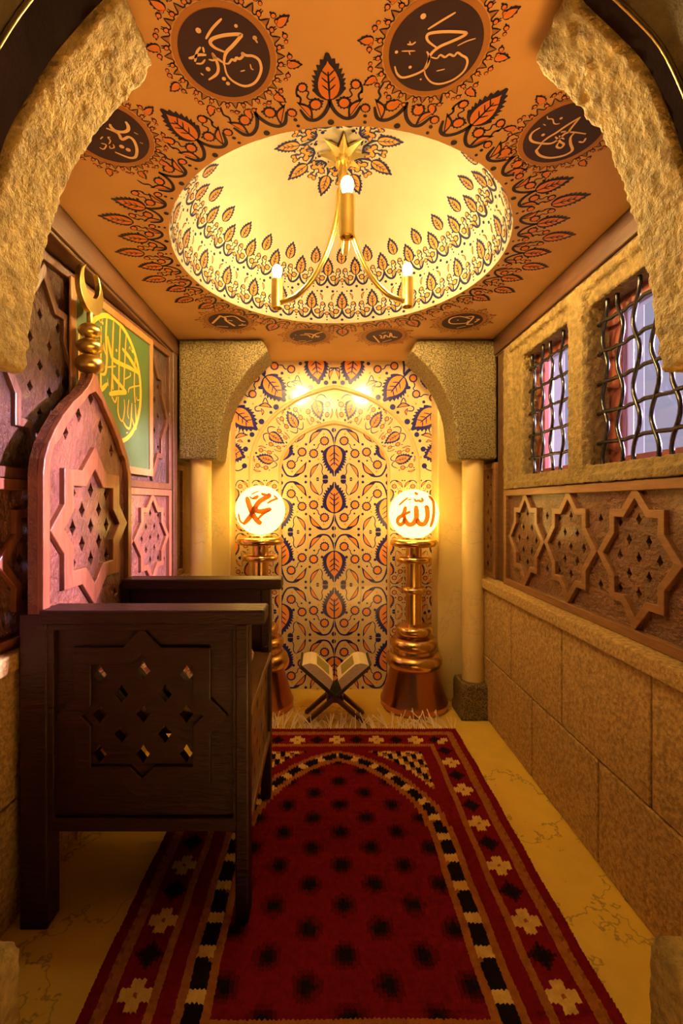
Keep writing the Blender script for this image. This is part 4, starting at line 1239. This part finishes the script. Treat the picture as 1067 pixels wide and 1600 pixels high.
# ------------------------------------------------------------------ prayer rug, knot by knot
KW = 0.012
NXK, NYK = 57, 151
RCX, RFAR = 0.075, 2.62
curve = [(0, 19), (4, 20.5), (10, 23.2), (16, 27.2), (20, 31), (24, 35.5), (28, 41), (32, 48), (35, 55), (36.8, 63), (37.2, 72)]
poly = [(q.x, q.y) for q in smoothpts([(a, b, 0) for a, b in curve], 6)] + [(37.2, 122)]
seglen = [0]
for (a, b), (c, d) in zip(poly[:-1], poly[1:]): seglen.append(seglen[-1] + math.hypot(c - a, d - b))
def arch_dist(i, j):
    best, bl, bs = 1e9, 0, 1
    for k in range(len(poly) - 1):
        (a, b), (c, d) = poly[k], poly[k + 1]
        dx, dy = c - a, d - b; L2 = dx * dx + dy * dy
        t = max(0, min(1, ((i - a) * dx + (j - b) * dy) / L2)) if L2 else 0
        qx, qy = a + dx * t, b + dy * t
        dd = math.hypot(i - qx, j - qy)
        if dd < best:
            best = dd; bl = seglen[k] + t * math.sqrt(L2); bs = 1 if dx * (j - qy) - dy * (i - qx) > 0 else -1
    return best * bs, bl               # positive inside the niche
RED, DRED, ORG_, CRM, BLK, BRN, MID = 0, 1, 2, 3, 4, 5, 6
def knot(i, j):
    ai = abs(i)
    e = min(57 - ai, j, NYK - 1 - j)
    if e < 3: return RED
    if e < 6: return ORG_ if e > 3 or (i + j) % 3 else BRN
    if e < 14:
        if 57 - ai <= min(j, NYK - 1 - j): along, across = j - 10, (57 - ai) - 10
        else: along, across = i, e - 10
        m = (along + 4500) % 18 - 9
        f = 9 - abs(m)                              # distance from the flower centre
        if f <= 3 and abs(across) <= 3:
            s_ = abs(across)
            if f <= 0.5 and s_ <= 0.5: return ORG_
            if (f <= 1 and s_ <= 3) or (s_ <= 1 and f <= 3): return CRM
            return RED
        if abs(m) + abs(across) <= 2: return BLK
        if abs(m) + abs(across) <= 3: return DRED
        return RED
    if e < 16: return ORG_
    if e < 20: return RED
    dj = min(j, 142 - j)
    d, l = arch_dist(ai, j)
    near = NYK - 1 - j - 20                         # rows to the near strip
    if d >= 0 and near < 9 and near < d: d = near; l = ai + 100
    if d < 0:
        if d > -4.5: return RED
        if j > 52: return RED
        a_, b_ = i // 2, j // 2
        q = (a_ + b_ * 2) % 5
        if 57 - ai < 22 or j < 21: return RED if (57 - ai < 21) else (CRM if q in (0, 1) else BLK if q in (3,) else ORG_)
        return BLK if q in (0, 3) else CRM if q in (1,) else ORG_ if q == 2 else CRM
    if d < 2: return ORG_
    if d < 6:
        if d < 1.9 or d > 5.6: return ORG_
        m = (l + 1.5) % 9.6
        return CRM if m < 3 else (BLK if not (m < 3.6 and d > 4.6) else ORG_)
    if d < 8: return ORG_
    # field: staggered dots with darker halos
    best = 9
    jj = j - 27.5
    r0 = round(jj / 6.8)
    for r in (r0 - 1, r0, r0 + 1):
        off = 0 if r % 2 == 0 else 9.3
        c0 = round((i - off) / 18.6)
        for c in (c0 - 1, c0, c0 + 1):
            dd = math.hypot(i - off - c * 18.6, jj - r * 6.8)
            best = min(best, dd)
    if best <= 1.5: return BLK
    if best <= 2.4: return DRED
    return MID if best <= 3.6 else RED
rug = thing('prayer_rug', (RCX, RFAR - NYK * KW / 2, 0), 'red knotted prayer rug with an orange niche border and black dots, on the floor', 'rug')
nx, ny = (2 * NXK + 1), NYK
rm = [mat('pile_red', (0.25, 0.009, 0.012), (0.19, 0.007, 0.009), 0.95, scale=50, bump=0.5, bscale=240, bdist=0.004, spec=0.1),
      mat('pile_dark_red', (0.065, 0.005, 0.005), (0.05, 0.004, 0.004), 0.95, scale=50, bump=0.5, bscale=240, bdist=0.004, spec=0.1),
      mat('pile_orange', (0.46, 0.17, 0.028), (0.37, 0.12, 0.02), 0.95, scale=50, bump=0.5, bscale=240, bdist=0.004, spec=0.1),
      mat('pile_cream', (0.86, 0.58, 0.15), (0.76, 0.48, 0.11), 0.95, scale=50, bump=0.5, bscale=240, bdist=0.004, spec=0.1),
      mat('pile_black', (0.012, 0.008, 0.008), (0.018, 0.011, 0.010), 0.95, scale=50, bump=0.5, bscale=240, bdist=0.004, spec=0.05),
      mat('pile_brown', (0.30, 0.10, 0.022), (0.25, 0.08, 0.02), 0.95, scale=50, bump=0.5, bscale=240, bdist=0.004, spec=0.1),
      mat('pile_deep_red', (0.15, 0.006, 0.008), (0.12, 0.005, 0.006), 0.95, scale=50, bump=0.5, bscale=240, bdist=0.004, spec=0.1)]
mb = MB()
W2, H2 = 2 * nx + 1, 2 * ny + 1
rnd = random.Random(11)
rowj = [rnd.uniform(-0.0012, 0.0012) for _ in range(H2)]
vs = []
for b in range(H2):
    for a in range(W2):
        ed = min(a, b, W2 - 1 - a, H2 - 1 - b)
        x = RCX + (a - (W2 - 1) / 2) * KW / 2; y = RFAR - b * KW / 2
        odd = (a % 2) + (b % 2)
        z = 0.011 + (0.011 if odd == 2 else 0.0045 if odd == 1 else 0.0) + rnd.uniform(-0.0012, 0.0012)
        if ed == 0: z = 0.001
        jx, jy = (rnd.uniform(-0.0017, 0.0017), rnd.uniform(-0.0017, 0.0017))
        if a in (0, W2 - 1): jx += rnd.uniform(-0.002, 0.002)
        x += 0.006 * math.sin(y * 3.1 + 0.4) + 0.0015 * math.sin(y * 23)
        vs.append((x + jx, y + jy + rowj[b] + 0.002 * math.sin(x * 9), z))
fs, fm = [], []
for b in range(2 * ny):
    for a in range(2 * nx):
        fs.append((b * W2 + a, b * W2 + a + 1, (b + 1) * W2 + a + 1, (b + 1) * W2 + a))
        fm.append((a // 2 - NXK, b // 2))
kc = {}
for i in range(-NXK, NXK + 1):
    for j in range(NYK): kc[(i, j)] = knot(i, j)
mb.v = [Vector(v) for v in vs]; mb.f = [list(f) for f in fs]; mb.m = [kc[q] for q in fm]
mb.build('knotted_pile', rm, parent=rug, recalc=True, smooth=180)
mb = MB()
rnd = random.Random(5)
x = RCX - 0.68
while x < RCX + 0.69:
    n_ = rnd.choice((3, 4, 5, 6))
    up = rnd.random() < 0.75
    lean = rnd.uniform(-0.06, 0.06)
    for k in range(n_):
        xs = x + rnd.uniform(-0.012, 0.012)
        L = rnd.uniform(0.07, 0.13)
        dx = lean + rnd.uniform(-0.045, 0.045); h = rnd.uniform(0.02, 0.075) if up else 0.008
        pts = smoothpts([(xs, RFAR - 0.004, 0.008), (xs + dx * 0.3, RFAR + L * 0.35, 0.010 + h * 0.35), (xs + dx * 0.8, RFAR + L * 0.7, 0.008 + h * 0.8), (xs + dx, RFAR + L * 0.95, 0.006 + h)], 3)
        mb.tube(pts, [0.003] * (len(pts) - 2) + [0.0036, 0.0028], 5)
    x += rnd.uniform(0.022, 0.04)
fr = mb.build('fringe', M['cord'], parent=rug, smooth=60)
fr['kind'] = 'stuff'

# ------------------------------------------------------------------ folding book stand with an open book
BX = 0.078
bs = thing('book_stand', (BX, 2.76, 0), 'small dark wooden folding book stand on the floor before the tiled niche', 'book stand')
def slab(t0, t1, th_, y0, y1, sg, mb):
    """a piece of one of the two crossing boards; t runs along the board from its foot"""
    f0 = Vector((BX - sg * 0.178, 0.004)); f1 = Vector((BX + sg * 0.205, 0.345))
    d = (f1 - f0); L = d.length; d.normalize(); nn = Vector((-d.y, d.x))
    cs = []
    for t in (t0, t1):
        for s_ in (-th_ / 2, th_ / 2): cs.append(f0 + d * (L * t) + nn * s_)
    for c_ in cs: c_.y = max(c_.y, 0.003)
    vs = [(c_.x, y, c_.y) for y in (y0, y1) for c_ in cs]
    mb.add(vs, [(0, 1, 3, 2), (4, 6, 7, 5), (0, 2, 6, 4), (1, 5, 7, 3), (0, 4, 5, 1), (2, 3, 7, 6)])
for sg in (1, -1):
    mb = MB()
    slab(0.46, 1.0, 0.022, 2.69, 2.855, sg, mb)
    mb.build('cradle_board', M['stand'], parent=bs, bevel=0.003)
    for y0, y1 in ((2.675, 2.712), (2.815, 2.85)):
        mb = MB(); slab(0.0, 0.52, 0.026, y0 + (0.004 if sg > 0 else 0), y1 + (0.004 if sg > 0 else 0), sg, mb)
        mb.build('leg', M['stand'], parent=bs, bevel=0.003)
mb = MB(); mb.box(BX - 0.05, BX + 0.05, 2.695, 2.85, 0.125, 0.168)
mb.build('knuckle_joint', M['stand'], parent=bs, bevel=0.01)
bk = thing('open_book', (BX, 2.77, 0.2), 'thick open book with green cover resting on the folding wooden stand', 'book')
ca_, sa_ = math.cos(math.radians(41)), math.sin(math.radians(41))
ya_, yb_ = 2.672, 2.885
base = Vector((BX + 0.002, 0.188))
mb = MB()
prof = []
for sg in (-1, 1):
    pts = [(0.004, 0), (0.06, 0), (0.15, 0), (0.262, 0.002)]
    q = [(base.x + sg * (u * ca_ + 0.012) , base.y + u * sa_ + v) for u, v in pts]
    prof.append(q)
line = list(reversed(prof[0])) + [(base.x, base.y - 0.012)] + prof[1]
lo_ = [(x, z) for x, z in line]; up_ = [(x, z + 0.009) for x, z in line]
k = len(line)
vs = [(x, ya_ - 0.004, z) for x, z in lo_] + [(x, ya_ - 0.004, z) for x, z in up_] + [(x, yb_ + 0.004, z) for x, z in lo_] + [(x, yb_ + 0.004, z) for x, z in up_]
fs = []
for i in range(k - 1):
    fs += [(i, i + 1, k + i + 1, k + i), (2 * k + i, 3 * k + i, 3 * k + i + 1, 2 * k + i + 1), (i, 2 * k + i, 2 * k + i + 1, i + 1), (k + i, k + i + 1, 3 * k + i + 1, 3 * k + i)]
fs += [(0, k, 3 * k, 2 * k), (k - 1, 3 * k - 1, 4 * k - 1, 2 * k - 1)]
mb.add(vs, fs); mb.build('cover', M['cover'], parent=bk)
for sg in (-1, 1):
    def bp(u, v, y, sg=sg): return (base.x + sg * (u * ca_ - v * sa_ + 0.014 * (0 if u < .02 else 1)), y, base.y + 0.011 + u * sa_ + v * ca_)
    # cross section of the page block: u along the leaf, v its thickness, fanned at the fore edge
    sec = [(0.03, 0.0), (0.245, 0.0), (0.236, 0.030), (0.205, 0.062), (0.14, 0.064), (0.07, 0.060), (0.035, 0.046)]
    sec = [(0.028, 0.001), (0.243, 0.001), (0.232, 0.022), (0.214, 0.044), (0.185, 0.058), (0.12, 0.058), (0.074, 0.056), (0.046, 0.052)]
    k = len(sec)
    vs = [bp(u, v, ya_) for u, v in sec] + [bp(u, v, yb_) for u, v in sec]
    mb = MB()
    mb.add(vs, [tuple(range(k)), tuple(range(2 * k - 1, k - 1, -1)), (0, 1, k + 1, k), (k - 1, 0, k, 2 * k - 1)], 1)
    mb.add(vs, [(i, i + 1, k + i + 1, k + i) for i in range(1, k - 1)], 0)
    pg = mb.build('page_block', [M['page'], M['page_edge']], parent=bk)
    mb = MB()
    a_, b_ = 0.082, 0.178
    mb.add([bp(a_, 0.0595, ya_ + 0.03), bp(b_, 0.0595, ya_ + 0.03), bp(b_, 0.0595, yb_ - 0.035), bp(a_, 0.0595, yb_ - 0.035),
            bp(a_, 0.0575, ya_ + 0.03), bp(b_, 0.0575, ya_ + 0.03), bp(b_, 0.0575, yb_ - 0.035), bp(a_, 0.0575, yb_ - 0.035)],
           [(0, 1, 2, 3), (4, 5, 6, 7), (0, 1, 5, 4), (1, 2, 6, 5), (2, 3, 7, 6), (3, 0, 4, 7)])
    mb.build('text_panel', M['text'], parent=pg)
